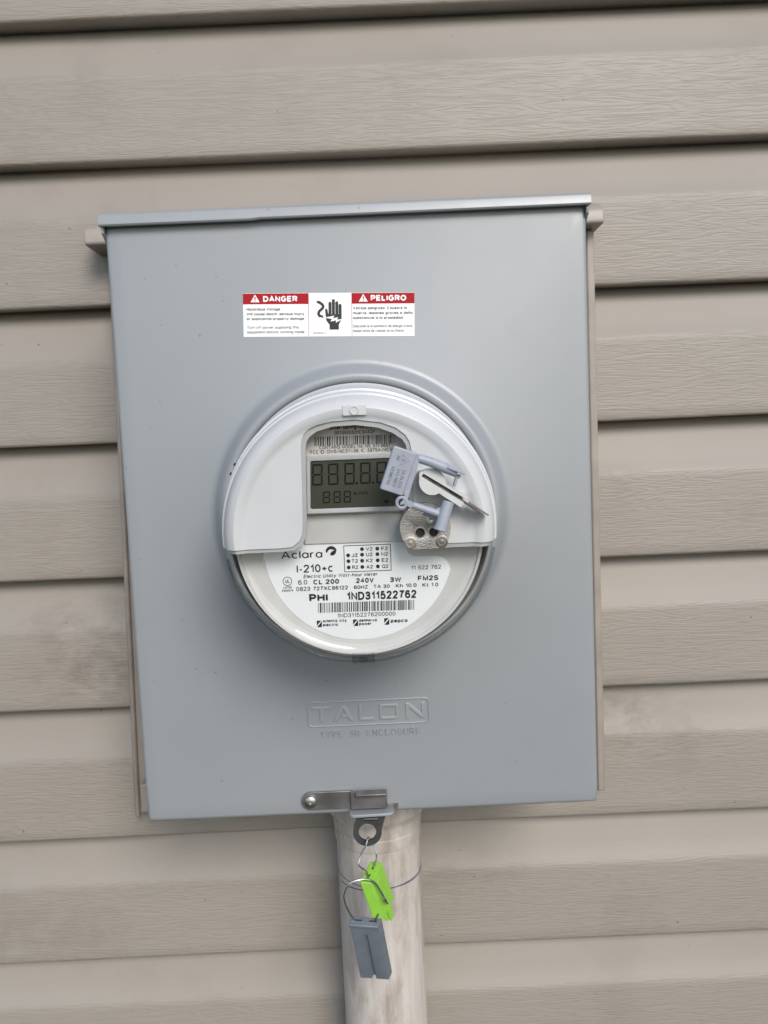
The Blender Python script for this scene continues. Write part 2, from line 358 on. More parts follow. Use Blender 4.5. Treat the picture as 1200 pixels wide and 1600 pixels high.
def clear_mat(name, tint, ior=1.45, rough=0.03):
    m, N, L, B = node_mat(name); N.remove(B); out = N['Material Output']
    tr = N.new('ShaderNodeBsdfTransparent'); tr.inputs[0].default_value = (*tint, 1)
    gl = N.new('ShaderNodeBsdfGlossy'); gl.inputs['Roughness'].default_value = rough
    n = noise(N, L, 22, 2); b = N.new('ShaderNodeBump'); b.inputs['Strength'].default_value = 0.05; b.inputs['Distance'].default_value = 0.004
    L.new(n.outputs[0], b.inputs['Height']); L.new(b.outputs[0], gl.inputs['Normal'])
    ge = N.new('ShaderNodeNewGeometry'); dt = N.new('ShaderNodeVectorMath'); dt.operation = 'DOT_PRODUCT'; L.new(ge.outputs['Incoming'], dt.inputs[0]); L.new(b.outputs[0], dt.inputs[1])
    # thin-sheet reflectance, the same from both sides: 4 % head on, rising at grazing angles
    k = math_node(N, L, 'SUBTRACT', 1.0, math_node(N, L, 'ABSOLUTE', dt.outputs['Value']))
    fr_ = math_node(N, L, 'MULTIPLY_ADD', math_node(N, L, 'POWER', k, 5.0), 0.55, 0.03)
    mx = N.new('ShaderNodeMixShader'); L.new(fr_, mx.inputs[0]); L.new(tr.outputs[0], mx.inputs[1]); L.new(gl.outputs[0], mx.inputs[2])
    L.new(mx.outputs[0], out.inputs[0]); return m
M_CLEAR = clear_mat('clear_polycarbonate', (0.97, 0.975, 0.975))
M_THICK = clear_mat('thick_clear_polycarbonate', (0.80, 0.815, 0.815), rough=0.06)

def pvc_mat():
    m, N, L, B = node_mat('dirty_pvc')
    base = noise(N, L, 8, 4, 0.6, stretch=(1, 1, 0.35))
    c = ramp(N, L, base.outputs[0], [(0.3, (0.49, 0.445, 0.40)), (0.7, (0.63, 0.59, 0.55))]).outputs[0]
    d = noise(N, L, 34, 7, 0.68, 0.4, stretch=(1.7, 1.7, 0.5)); dr = ramp(N, L, d.outputs[0], [(0.46, (0, 0, 0)), (0.66, (1, 1, 1))])
    f = N.new('ShaderNodeMath'); f.operation = 'MULTIPLY'; L.new(dr.outputs[0], f.inputs[0]); f.inputs[1].default_value = 0.62
    c = mixc(N, L, f.outputs[0], c, (0.26, 0.205, 0.16))
    s = noise(N, L, 1, 4, 0.6, stretch=(170, 170, 9)); sr = ramp(N, L, s.outputs[0], [(0.45, (0.86, 0.84, 0.83)), (0.65, (1, 1, 1))])
    c = mixc(N, L, 1.0, c, sr.outputs[0], 'MULTIPLY'); L.new(c, B.inputs['Base Color'])
    B.inputs['Roughness'].default_value = 0.5
    bump(N, L, B, s.outputs[0], 0.15, 0.0008)
    return m
M_PVC = pvc_mat()

# ------------------------------------------------------------------ setting: ground, wall with its siding courses
g = MB().add([(-60, -120, -1.45), (60, -120, -1.45), (60, 0.13, -1.45), (-60, 0.13, -1.45)], [[0, 1, 2, 3]]).build('ground', M_GROUND, smooth=0)  # out of view, added for the light it bounces
tag(g, kind='structure')
WALL_Y = 0.112                                        # front of the lap edges
wall = MB().box((0, 0.20, 0.2), (6.0, 0.10, 3.3)).build('house_wall', M_TAN, smooth=0); tag(wall, kind='structure')
edges = [0.362, 0.2620, 0.1585, 0.0580, -0.0455, -0.1470, -0.2520, -0.3530]
P = 0.1022
for k in range(1, 4): edges.insert(0, edges[0]+P)
for k in range(1, 5): edges.append(edges[-1]-P)
def siding_course(z0, z1, k):
    """one lap: curled butt edge at z0, grained flat, soft crease, smooth cove that tucks behind the lap above at z1"""
    hgt = z1-z0; rs = random.Random(k)
    prof = [(0.0215, 0.0016, 0), (0.0060, 0.0003, 0), (0.0022, 0.0, 0), (0.0006, 0.0007, 0), (0.0, 0.0024, 0), (0.0003, 0.010, 0),
            (0.0009, 0.3*hgt, 0), (0.0014, 0.57*hgt, 0), (0.0017, 0.605*hgt, 0), (0.0026, 0.632*hgt, 1), (0.0046, 0.665*hgt, 1),
            (0.0084, 0.76*hgt, 1), (0.0116, 0.87*hgt, 1), (0.0138, 0.945*hgt, 1), (0.0175, 1.0*hgt, 1), (0.0200, 1.03*hgt, 1), (0.0203, 1.12*hgt, 1)]
    nx = 90; X0, X1 = -1.4, 1.4; v = []; f = []
    ph = [rs.uniform(0, 6.28) for _ in range(4)]; tilt = rs.uniform(-0.0006, 0.0006)
    for i in range(nx+1):
        x = X0+(X1-X0)*i/nx
        w = 0.0005*math.sin(x*5+ph[0])+0.00035*math.sin(x*13+ph[1]); wz = 0.0006*math.sin(x*4+ph[2])+tilt*x
        for a, b, _ in prof: v.append((x, WALL_Y+a+w*(1 if b < 0.9*hgt else 0.3), z0+b+wz*(1 if b < 0.2*hgt else 0.5)))
    m = len(prof); idx = []
    for i in range(nx):
        for j in range(m-1):
            f.append([i*m+j, (i+1)*m+j, (i+1)*m+j+1, i*m+j+1]); idx.append(1 if prof[j+1][2] and j >= 9 else 0)
    me = bpy.data.meshes.new('siding_course'); me.from_pydata(v, [], f)
    me.materials.append(M_GRAIN); me.materials.append(M_COVE)
    for p, q in zip(me.polygons, idx): p.material_index = q; p.use_smooth = True
    o = bpy.data.objects.new('siding_course', me); link(o, wall)
for k in range(len(edges)-1): siding_course(edges[k+1], edges[k], k)

# ------------------------------------------------------------------ tan channel round the box
ch = empty('siding_channel', (0, 0.112, -0.19))
tag(ch, 'tan vinyl trim channel framing the grey meter box against the siding', 'trim')
def chan(name, pts, y0, y1, bev=0.0012):
    o = MB().prism(pts, -y1, -y0).build(name, M_TAN, None, bevel=bev); o.parent = ch; o.matrix_parent_inverse = Matrix.Translation((0, -0.112, 0.19)); return o
def zpx(px, py, h): p = at(px, py, h); return (p.x, p.z)
HC = -0.098
zt = at(600, 330, HC).z
# side legs: a flat web with a turned front lip
def leg(xo, xi, ztop, zbot, s):
    chan('side_channel', [(xo-s*0.003, zbot), (xi, zbot), (xi, ztop), (xo-s*0.003, ztop)], 0.1005, 0.122)
    chan('channel_lip', [(xo, zbot-0.002), (xo-s*0.0060, zbot-0.002), (xo-s*0.0060, ztop-0.004), (xo, ztop-0.004)], 0.0975, 0.124, 0.0014)
xr = at(944, 1150, HC).x; xl = at(205, 1150, HC).x
leg(xr, xr-0.03, at(930, 350, HC).z, at(945, 1232, HC).z, 1)
zq0 = at(215, 1274, HC).z; zq1 = at(150, 370, HC).z; xq0 = at(210, 1262, HC).x; xq1 = xq0+0.0105
def lean(dx0, dx1, za, zb): return [(xq0+dx0, za), (xq0+dx1, za), (xq1+dx1, zb), (xq1+dx0, zb)]
chan('side_channel', lean(0.003, 0.026, zq0, zq1), 0.1005, 0.122)
chan('channel_lip', lean(0, 0.0035, zq0-0.002, zq1-0.004), 0.0975, 0.124, 0.0014)
# the head channel, whose ends stick out past the box
xa, xb = at(131, 370, -0.083).x, at(944, 340, -0.083).x
zh = (at(131, 380, -0.083).z + at(944, 351, -0.083).z)/2
prof = [(0.083, 0.0012), (0.0842, 0.0), (0.118, 0.0), (0.120, 0.021), (0.106, 0.0205), (0.0945, 0.0165), (0.0850, 0.0115), (0.083, 0.0085)]
n = len(prof)
hv = [(x, y, zh+z) for x in (xa, xb) for y, z in prof]
hc = mesh_obj('head_channel', hv, [list(range(n)), list(range(2*n-1, n-1, -1))]+[[i, (i+1) % n, n+(i+1) % n, n+i] for i in range(n)], M_TAN, None, bevel=0.0008)
hc.parent = ch; hc.matrix_parent_inverse = Matrix.Translation((0, -0.112, 0.19))
# little folded end tab low on the left leg
zb = at(219, 1278, -0.07).z; xt = at(214, 1255, -0.07).x
tb = chan('channel_end_tab', rounded([(xt, zb), (xt+0.03, zb), (xt+0.03, zb+0.0215), (xt, zb+0.0215)], 0.002), 0.078, 0.099, 0.001)

# ------------------------------------------------------------------ the meter box
W, H = 0.2870, 0.3665
box = empty('meter_box', (0, 0.11, -0.183))
tag(box, 'grey painted steel meter box on tan siding, round meter opening in its lid', 'meter box')
def boxp(o): o.parent = box; o.matrix_parent_inverse = Matrix.Translation((0, -0.11, 0.183)); return o
EC = at(564, 801, 0)                                   # centre of the meter opening
LT = 0.0045
def make_lid():
    N_ = 160
    def rect(w, h, rc):
        """closed loop of N_ points, corner radius rc, ordered by angle about the opening"""
        out = []
        for i in range(N_):
            a = 2*math.pi*i/N_; d = Vector((math.cos(a), math.sin(a)))
            # ray from EC to rectangle
            tx = ((w/2 if d.x > 0 else -w/2)-EC.x)/d.x if abs(d.x) > 1e-9 else 1e9
            tz = ((h/2 if d.y > 0 else -h/2)-EC.z)/d.y if abs(d.y) > 1e-9 else 1e9
            t = min(tx, tz); z_ = EC.z+d.y*t; out.append([EC.x+d.x*t, z_+LT*max(0, (z_-0.1)/(h/2-0.1))-0.0018*max(0, (-z_-0.1)/(h/2-0.1))])
        for sx in (-1, 1):
            for sz in (-1, 1):
                c = (sx*w/2, sz*h/2+(LT if sz > 0 else -0.0018)); i = min(range(N_), key=lambda q: (out[q][0]-c[0])**2+(out[q][1]-c[1])**2)
                k = rc*0.29; out[i] = [c[0]-sx*k, c[1]-sz*k]
                for s in (1, -1):
                    q = (i+s) % N_
        return out
    loops = []
    ringp = [(0.0787, -0.012), (0.0787, 0.0040), (0.0792, 0.0066), (0.0804, 0.0080), (0.0822, 0.0084), (0.0838, 0.0079), (0.0852, 0.0066),
             (0.0880, 0.0030), (0.0894, 0.0013), (0.0912, 0.0003), (0.0932, 0.0)]
    for r, h in ringp: loops.append([(EC.x+r*math.cos(2*math.pi*i/N_), -h, EC.z+r*math.sin(2*math.pi*i/N_)) for i in range(N_)])
    for ins, h, rc in ((0.010, 0, 0), (0.0026, 0.0, 0.001), (0.0012, -0.0003, 0.0012), (0.0003, -0.0012, 0.0012), (0.0, -0.0028, 0.0012), (0.0, -0.016, 0.0012), (0.0012, -0.016, 0.0012), (0.0012, -0.004, 0.0012)):
        loops.append([(x, -h, z) for x, z in rect(W-2*ins, H-2*ins, rc)])
    v = [p for l in loops for p in l]; f = []
    for a in range(len(loops)-1):
        for i in range(N_):
            j = (i+1) % N_; f.append([a*N_+i, a*N_+j, (a+1)*N_+j, (a+1)*N_+i])
    return mesh_obj('lid', v, f, M_PAINT, None, smooth=50)
lid = make_lid()
# notch at the lower edge where the latch tab of the body comes through
a, b = at(606, 1255.5, 0), at(623, 1275, 0)
cut = MB().prism([(a.x-0.012, a.z), (b.x, a.z), (b.x, a.z-0.03), (a.x-0.012, a.z-0.03)], -0.03, 0.01).build('c', None, smooth=0)
boolean(lid, [cut]); lid.data.set_sharp_from_angle(angle=R(50)); boxp(lid)
# body: tray behind the lid
bw, bt, bb = 0.2835, H/2-0.001, -H/2+0.002
m = MB(); t = 0.0016
for x in (-bw/2, bw/2): m.box((x, 0.058, (bt+bb)/2), (t, 0.108, bt-bb))
m.box((0, 0.058, bb), (bw-t, 0.108, t)); m.box((0, 0.1125, (bt+bb)/2), (bw+t, 0.0016, bt-bb+t))
boxp(m.build('body', M_PAINT, None, smooth=0))
# hood: folded top flange with a front lip, wider than the lid, its lower edge stepping up slightly to the right
hl, hr = at(152, 340, 0.006), at(924, 311, 0.006)
ztop = (at(152, 330, 0.006).z+at(924, 299.5, 0.006).z)/2
zlow = (at(154, 352, 0.006).z+at(922, 321, 0.006).z)/2
xs = at(404, 342, 0.006).x
def hood():
    T = 0.0017; sect = lambda zl: [(0.112, ztop), (-0.0030, ztop), (-0.0038, ztop-0.0004), (-0.0048, ztop-0.0011), (-0.0053, ztop-0.0022), (-0.0060, zl+0.0008), (-0.0054, zl), (-0.0034, zl), (-0.0038, ztop-0.0035), (-0.0026, ztop-T), (0.112, ztop-T)]
    v = []; f = []
    stations = [(hl.x, zlow), (xs-0.004, zlow-0.0001), (xs, zlow+0.0004), (hr.x, zlow+0.0006)]
    n = len(sect(0))
    for x, zl in stations: v += [(x, y, z) for y, z in sect(zl)]
    for i in range(len(stations)-1):
        for k in range(n): f.append([i*n+k, (i+1)*n+k, (i+1)*n+(k+1) % n, i*n+(k+1) % n])
    f += [list(range(n)), list(range((len(stations)-1)*n, len(stations)*n))[::-1]]
    return mesh_obj('hood', v, f, M_PAINT, None, smooth=40)
boxp(hood())
for s, x in ((-1, hl.x), (1, hr.x)):                    # folded end ears below the lip
    m = MB(); xx = x-s*0.0014
    pts = [(-0.0035, zlow-0.001), (-0.0030, zlow-0.0035), (0.012, zlow-0.012), (0.10, zlow-0.012), (0.10, ztop-0.002), (-0.0035, ztop-0.002)]
    k = len(pts); vv = [(xx+d, y, z) for d in (-0.0007, 0.0007) for y, z in pts]
    m.add(vv, [list(range(k)), list(range(2*k-1, k-1, -1))]+[[i, (i+1) % k, k+(i+1) % k, k+i] for i in range(k)])
    boxp(m.build('hood_ear', M_PAINT, None, smooth=0))

# raised maker's mark on the lid
def embossed():
    def outline(polys, name, dep=0.00045, ext=0.00025):
        cu = bpy.data.curves.new(name, 'CURVE'); cu.dimensions = '2D'; cu.fill_mode = 'FRONT'
        for pts in polys:
            sp = cu.splines.new('POLY'); sp.points.add(len(pts)-1); sp.use_cyclic_u = True
            for q, (x, z) in zip(sp.points, pts): q.co = (x, z, 0, 1)
        cu.extrude = ext; cu.bevel_depth = dep; cu.bevel_resolution = 1; cu.offset = -dep
        o = bpy.data.objects.new(name, cu); col.objects.link(o); me = eval_mesh(o); bpy.data.objects.remove(o, do_unlink=True)
        return [Vector((q.co.x, -q.co.z, q.co.y)) for q in me.vertices], [list(p.vertices) for p in me.polygons]
    p0 = at(481, 1137, 0); p1 = at(670.5, 1088, 0)
    x0, x1, z0, z1 = p0.x, p1.x, at(482, 1137, 0).z, at(669.7, 1088.5, 0).z
    polys = []
    fr = rounded([(x0, z0), (x1, z0), (x1, z1), (x0, z1)], 0.0034, 6); w = 0.0010
    fi = rounded([(x0+w, z0+w), (x1-w, z0+w), (x1-w, z1-w), (x0+w, z1-w)], 0.0028, 6)
    polys += [fr, fi]
    sx = (x1-x0)/870.0; bz = z0+0.0031; hh = (z1-z0)-0.0064
    def L(xa, xb, pts): polys.append([(x0+(xa+(xb-xa)*u)*sx, bz+hh*v_) for u, v_ in pts])
    L(35, 170, [(0, 1), (1, 1), (1, .80), (.64, .80), (.64, 0), (.40, 0), (.40, .80), (0, .80)])
    L(182, 330, [(0, 0), (.40, 1), (.62, 1), (1, 0), (.80, 0), (.70, .26), (.42, .26), (.48, .44), (.63, .44), (.52, .76), (.20, 0)])
    L(366, 476, [(0, 1), (.22, 1), (.22, .20), (1, .20), (1, 0), (0, 0)])
    L(512, 650, rounded([(0, 0), (1, 0), (1, 1), (0, 1)], 0.12)); L(512, 650, rounded([(.17, .20), (.83, .20), (.83, .80), (.17, .80)], 0.06))
    L(698, 838, [(0, 0), (0, 1), (.20, 1), (.80, .32), (.80, 1), (1, 1), (1, 0), (.80, 0), (.18, .70), (.18, 0)])
    m = MB(); m.add(*outline(polys, 'e'))
    q0, q1 = at(500.7, 1153, 0), at(656.7, 1146, 0)
    put_text(m, 'TYPE 3R ENCLOSURE', q0, q1, 11.0/2530, 0, bold=0.0, space=1.9, relief=0.0007)
    m.v = [v + Vector((0, 0.00005, 0)) for v in m.v]
    return m.build('embossed_lettering', M_PAINT, None, smooth=30)
e = embossed(); e.parent = lid; e.matrix_parent_inverse = (box.matrix_world @ lid.matrix_parent_inverse).inverted() if False else Matrix()

# warning sticker
sp0, sp1 = at(379.5, 525.5, 0), at(647.5, 457, 0)
zb_, zt_ = (at(380, 526.5, 0).z+at(647.5, 525, 0).z)/2, (at(380, 458.5, 0).z+at(647, 457, 0).z)/2
sx0, sx1 = sp0.x, sp1.x
kx = (sx1-sx0)/1105.0; kz = (zt_-zb_)/282.0             # sticker units: 1105 x 282
_st = [at(379.5, 458.5, 0), at(647.5, 456.8, 0), at(647.8, 524.8, 0), at(380.8, 526.5, 0)]     # stuck on slightly askew
def S(u, v, h=0.0):
    a, b = u/1105.0, v/282.0
    p = (_st[0]*(1-a)+_st[1]*a)*(1-b)+(_st[3]*(1-a)+_st[2]*a)*b
    return Vector((p.x, -h, p.z))
sticker = MB().prism([(S(u, v).x, S(u, v).z) for u, v in ((0, 282), (1105, 282), (1105, 0), (0, 0))], 0.00002, 0.00015).build('warning_sticker', M_LABEL, None, smooth=0); boxp(sticker)
hh = 0.00028
def flat(pts, h, name, mat):
    o = MB().add([S(u, v, h) for u, v in pts], [list(range(len(pts)))]).build(name, mat, None, smooth=0); o.parent = sticker; return o
for u0, u1 in ((0, 420), (701, 1105)): flat([(u0, 71), (u1, 71), (u1, 2), (u0, 2)], .00022, 'red_band', M_RED)
for u in (420, 699): flat([(u, 282), (u+3, 282), (u+3, 2), (u, 2)], .00021, 'red_rule', M_RED)
for w_, u0, u1, v in (('DANGER', 130, 350, 56), ('PELIGRO', 823, 1052, 54)):
    m = MB(); put_text(m, w_, S(u0, v, hh), S(u1, v, hh), 38*kz, hh, bold=0.03, ang=1)
    o = m.build('signal_word', M_LABEL, None, smooth=0); o.parent = sticker
for u in (49, 746):
    flat([(u, 58), (u+58, 58), (u+29, 8)], hh, 'alert_triangle', M_LABEL); c = u+29
    flat([(c-3, 43), (c+3, 43), (c+4, 24), (c-4, 24)], .00033, 'exclamation_bar', M_RED)
    flat([(c-3.5, 53), (c+3.5, 53), (c+3.5, 47), (c-3.5, 47)], .00033, 'exclamation_dot', M_RED)
m = MB()
for s, u0, u1, v in (('Hazardous Voltage.', 22, 243, 112), ('Will cause death, serious injury', 22, 393, 143), ('or substantial property damage.', 22, 397, 174),
                     ('Voltaje peligroso. Causará la', 709, 1056, 108), ('muerte, lesiones graves o daño', 709, 1093, 140), ('substancial a la propiedad.', 709, 1034, 171)):
    put_text(m, s, S(u0, v, hh), S(u1, v, hh), 18*kz, hh, bold=0.012, ang=1)
for s, u0, u1, v in (('Turn off power supplying this', 24, 357, 230), ('equipment before working inside.', 24, 397, 260),
                     ('Desconecte el suministro de energía a este', 709, 1090, 225), ('equipo antes de trabajar en su interior.', 709, 1042, 255)):
    put_text(m, s, S(u0, v, hh), S(u1, v, hh), 18*kz, hh, bold=-0.008, ang=1)
put_text(m, 'S57556 Rev. F', S(450, 264, hh), S(535, 264, hh), 9*kz, hh, bold=-0.004, ang=1)
pt = m.build('printed_text', M_GREYINK, None, smooth=0); pt.parent = sticker
# pictogram: hand struck by a bolt
m = MB()
def poly(pts, h): m.add([S(u, v, h) for u, v in pts], [list(range(len(pts)))])
def finger(u, v0, v1, w): 
    poly([(u-w, v1), (u-w, v0+w)]+[(u+w*math.cos(R(a)), v0+w-w*math.sin(R(a))*1.0) for a in range(165, 0, -15)]+[(u+w, v0+w), (u+w, v1)], hh)
for u, v0 in ((560, 58), (582, 40), (604, 55), (625, 72)): finger(u, v0, 150, 9.6)
poly([(528, 105), (535, 102), (543, 108), (548, 135), (552, 140), (634, 140), (634, 168), (616, 206), (616, 238), (556, 238), (556, 206), (536, 180), (532, 150)], hh+0.00002)
# the winding cable end with its arrow
cab = smooth_path([(474, 58, 0), (492, 62, 0), (512, 78, 0), (514, 96, 0), (492, 118, 0), (486, 138, 0), (500, 154, 0)], 8)
for i in range(len(cab)-1):
    d = (cab[i+1]-cab[i]).normalized(); nn = Vector((-d.y, d.x, 0))*(8.5 if i > 2 else 4+i)
    poly([(cab[i]-nn-d*.6)[:2], (cab[i]+nn-d*.6)[:2], (cab[i+1]+nn+d*.6)[:2], (cab[i+1]-nn+d*.6)[:2]], hh+0.00001*(i % 2))
poly([(488, 150), (512, 142), (518, 164)], hh+0.00003)
pc = m.build('hand_pictogram', M_BLACK, None, smooth=0); pc.parent = sticker
m = MB(); poly([(524, 160), (588, 148), (578, 165), (612, 158), (604, 174), (642, 170), (596, 194), (600, 178), (562, 186), (572, 170)], hh+0.00008)
bo = m.build('lightning_bolt', M_LABEL, None, smooth=0); bo.parent = sticker

# latch on the lower edge of the lid
latch = MB()
c = at(485.5, 1252, .002); r_ = 14.2/2470
x1 = at(553, 1252, .002).x
latch.prism([(x1, c.z+r_), *arc(c.x, c.z, r_, 90, 270, 14), (x1, c.z-r_)], 0.0006, 0.0022)
p0, p1 = at(551, 1264, .005), at(604.5, 1236.5, .005)
latch.prism([(p0.x-0.0010, c.z-r_+0.0003), (p1.x, c.z-r_+0.0003), (p1.x, c.z+r_+0.0004), (p0.x-0.0010, c.z+r_+0.0004)], 0.0030, 0.0046)
latch.box(((p0.x+p1.x)/2+0.001, -0.0062, c.z+r_-0.0002), (p1.x-p0.x-0.003, 0.0046, 0.0013), Euler((0.35, 0, 0)).to_matrix())
lo = latch.build('latch', M_STEEL, None, bevel=0.0004); boxp(lo)
rv = MB().lathe([(0.0041, 0.0022), (0.0041, 0.0030), (0.0036, 0.0040), (0.0022, 0.0047), (0.0011, 0.0048), (0.0009, 0.0040), (0.0001, 0.0038)], (c.x, 0, c.z), 28)
rvo = rv.build('rivet', M_RIVET, None); rvo.parent = lo
p0, p1 = at(546, 1274.5, .006), at(615.5, 1267, .006)
tabm = MB(); zc = (p0.z+p1.z)/2-0.0002
ptsx = rounded([(p0.x, -0.0095), (p1.x, -0.0085), (p1.x, 0.012), (p0.x, 0.012)], [0.004, 0.004, 0, 0], 6)
nb = len(ptsx); tabm.add([(x, y, zc+s) for s in (-0.0009, 0.0009) for x, y in ptsx], [list(range(nb)), list(range(2*nb-1, nb-1, -1))]+[[i, (i+1) % nb, nb+(i+1) % nb, nb+i] for i in range(nb)])
qx = at(610.5, 1260, 0).x
tabm.box((qx, 0.0035, zc+0.004), (0.0040, 0.0016, 0.0078))
boxp(tabm.build('latch_tab', M_PAINT, None, bevel=0.0004))
# dark steel seal eye hanging under the tab
hE = 0.0035
c2 = at(574, 1299.5, hE); ro = 22/2420; ri = 13.6/2420
tl, tr = at(557.5, 1273, hE), at(603, 1271, hE)
outer = [(tl.x, tl.z), *[(c2.x+ro*math.cos(R(a)), c2.z+ro*math.sin(R(a))) for a in range(168, 375, 9)], (tr.x, tl.z)]
eye = MB().prism(outer, hE-0.0009, hE+0.0009).build('seal_eye', M_DKSTEEL, None, smooth=30)
cut1 = MB().prism(arc(c2.x, c2.z, ri, 0, 351, 39), hE-0.01, hE+0.01).build('c', None, smooth=0)
a, b = at(568.5, 1282, hE), at(590, 1276.5, hE)
cut2 = MB().prism([(a.x, a.z), (b.x, a.z), (b.x, b.z-0.0004), (a.x, b.z-0.0004)], hE-0.01, hE+0.01).build('c', None, smooth=0)
boolean(eye, [cut1, cut2]); boxp(eye)

# ------------------------------------------------------------------ the meter
HF = 0.085
FC = at(562, 835, HF)
axis = (FC-EC)
meter = empty('electric_meter', EC)
tag(meter, 'round electric meter with white upper cover, clear lower half and dark digital display', 'electric meter')
rx = math.atan2(axis.z, -axis.y); rz = math.atan2(axis.x, -axis.y)
meter.rotation_euler = (-(-rx), 0, 0)
bpy.context.view_layer.update()
# local -y must map to the axis
best = None
for sgn in (1, -1):
    E_ = Euler((sgn*rx, 0, rz)).to_matrix(); d = (E_ @ Vector((0, -1, 0))-axis.normalized()).length
    if best is None or d < best[0]: best = (d, sgn*rx)
meter.rotation_euler = (best[1], 0, rz)
bpy.context.view_layer.update()
MI = meter.matrix_world.inverted(); CL_ = MI @ CAM; M3 = MI.to_3x3()
def ml(px, py, h):
    """meter-local point on its plane y=-h seen at photo pixel px, py"""
    d = M3 @ (_f + RT*((px-600)/F) - UP*((py-800)/F))
    t = (-h-CL_.y)/d.y; p = CL_+d*t; return Vector((p.x, -h, p.z))
def m2(px, py, h): p = ml(px, py, h); return (p.x, p.z)

MB().lathe([(0.0001, 0.002), (0.070, 0.002), (0.0778, 0.001), (0.0780, -0.006), (0.0785, -0.008)]).build('base', M_HOUSING, meter)
MB().lathe([(0.0001, 0.0665), (0.0625, 0.0665), (0.0640, 0.0655), (0.0650, 0.060), (0.0655, 0.004)], n=96).build('housing', M_DARK, meter)
MB().lathe([(0.0686, 0.040), (0.0690, 0.0610), (0.0698, 0.0628), (0.0708, 0.0630), (0.0714, 0.0620)], n=96).build('inner_ring', M_HOUSING, meter)
CP = [(0.0784, -0.004), (0.0783, 0.006), (0.0765, 0.0095), (0.0745, 0.035), (0.0737, 0.0585), (0.0735, 0.0592), (0.0724, 0.0596), (0.0721, 0.0604), (0.0711, 0.0735), (0.0708, 0.0745), (0.0699, 0.0749), (0.0696, 0.0757), (0.0690, 0.0785),
      (0.0676, 0.0818), (0.0656, 0.0842), (0.0634, 0.0853), (0.0612, 0.0851), (0.0596, 0.0842), (0.0584, 0.0836), (0.0570, 0.0834), (0.030, 0.0838), (0.0002, 0.0840)]
CPS = [(0.0784, -0.004), (0.0783, 0.006), (0.0765, 0.0095), (0.0745, 0.035), (0.0727, 0.0570), (0.0714, 0.0620), (0.0704, 0.0730), (0.0692, 0.0760), (0.0684, 0.0785),
       (0.0671, 0.0814), (0.0653, 0.0838), (0.0634, 0.0849), (0.0612, 0.0848), (0.0596, 0.0840), (0.0584, 0.0834), (0.0570, 0.0832), (0.030, 0.0836), (0.0002, 0.0838)]
def offs(prof, d):
    out = []
    for i, (r, h) in enumerate(prof):
        a = prof[max(0, i-1)]; b = prof[min(len(prof)-1, i+1)]
        tr_, th = b[0]-a[0], b[1]-a[1]; l = math.hypot(tr_, th); nr, nh = -th/l, tr_/l     # inward normal
        out.append((max(0.0002, r+nr*d), h+nh*d))
    return out
def shell(name, d0, d1, mat, cutter_px, hcut, op='DIFFERENCE'):
    a = offs(CP if name == 'white_shroud' else CPS, d0); b = offs(CPS, d1)
    prof = [(0.00005, a[-1][1])]+a[::-1][1:]+b[:-1]+[(0.00005, b[-1][1])]
    m = MB().lathe(prof, n=128)
    bm = bmesh.new(); vs = [bm.verts.new(v) for v in m.v]
    for f in m.f:
        try: bm.faces.new([vs[i] for i in f])
        except ValueError: pass
    bmesh.ops.remove_doubles(bm, verts=bm.verts[:], dist=0.00012); bmesh.ops.recalc_face_normals(bm, faces=bm.faces[:])
    me = bpy.data.meshes.new(name); bm.to_mesh(me); bm.free()
    o = finish(name, me, mat, meter, smooth=25)
    cpts = [m2(x, y, hcut) for x, y in cutter_px]
    c = MB().prism(cpts, -0.03, 0.12).build('c', None, meter, smooth=0)
    boolean(o, [c], op)
    for p in o.data.polygons: p.use_smooth = True
    o.data.set_sharp_from_angle(angle=R(25)); return o
def arch(left, right, yl, yr, crv, rc):
    """outline of everything cut away: lower half plane plus the arched window"""
    xL0, xR0 = 150, 990
    sl = -0.036
    corner_l = [(left-rc, yl), (left-rc*0.45, yl-rc*0.06), (left-rc*0.15, yl-rc*0.3), (left-rc*0.02, yl-rc*0.62), (left+0.2, yl-rc)]
    corner_r = [(right-0.2, yr-rc), (right+rc*0.02, yr-rc*0.62), (right+rc*0.15, yr-rc*0.3), (right+rc*0.45, yr-rc*0.06), (right+rc, yr)]
    return [(xL0, yl-sl*(left-xL0)*1.0)]+corner_l+crv+corner_r+[(xR0, yr+sl*(xR0-right)), (xR0, 1300), (xL0, 1300)]
g_in = [(478.5, 760), (477.5, 700), (479, 690), (484, 682), (495, 674), (520, 666.5), (555, 664), (590, 668), (613, 676), (628, 686), (634, 695), (636, 704), (639, 770)]
g_out = [(472, 760), (470, 700), (471, 688), (475, 678), (482, 670.5), (494, 664.5), (518, 658.5), (555, 655.5), (595, 660), (618, 668), (633, 679), (640, 690), (643, 704), (646, 770)]
shell('shroud_rim', 0.0003, 0.0020, M_RIM, arch(479.5, 640, 862.5, 856, g_in, 42), 0.083)
shell('clear_cover', 0.0002, 0.0006, M_CLEAR, arch(479.5, 640, 862.5, 856, g_in, 42), 0.083, 'INTERSECT')
shell('white_shroud', -0.0003, 0.00012, M_WHITE, arch(473, 647, 856.5, 849, g_out, 36), 0.083)

# tinted beads added to give the clear skirt its dark lines and highlights
for r0, h0, tr0 in ((0.0712, 0.0700, 0.0009), (0.0738, 0.0480, 0.0010)):
    pth = [(r0*math.cos(R(a)), -h0, r0*math.sin(R(a))) for a in range(190, 351, 4)]
    MB().tube(pth, tr0, 8).build('added_bead', M_THICK, meter)

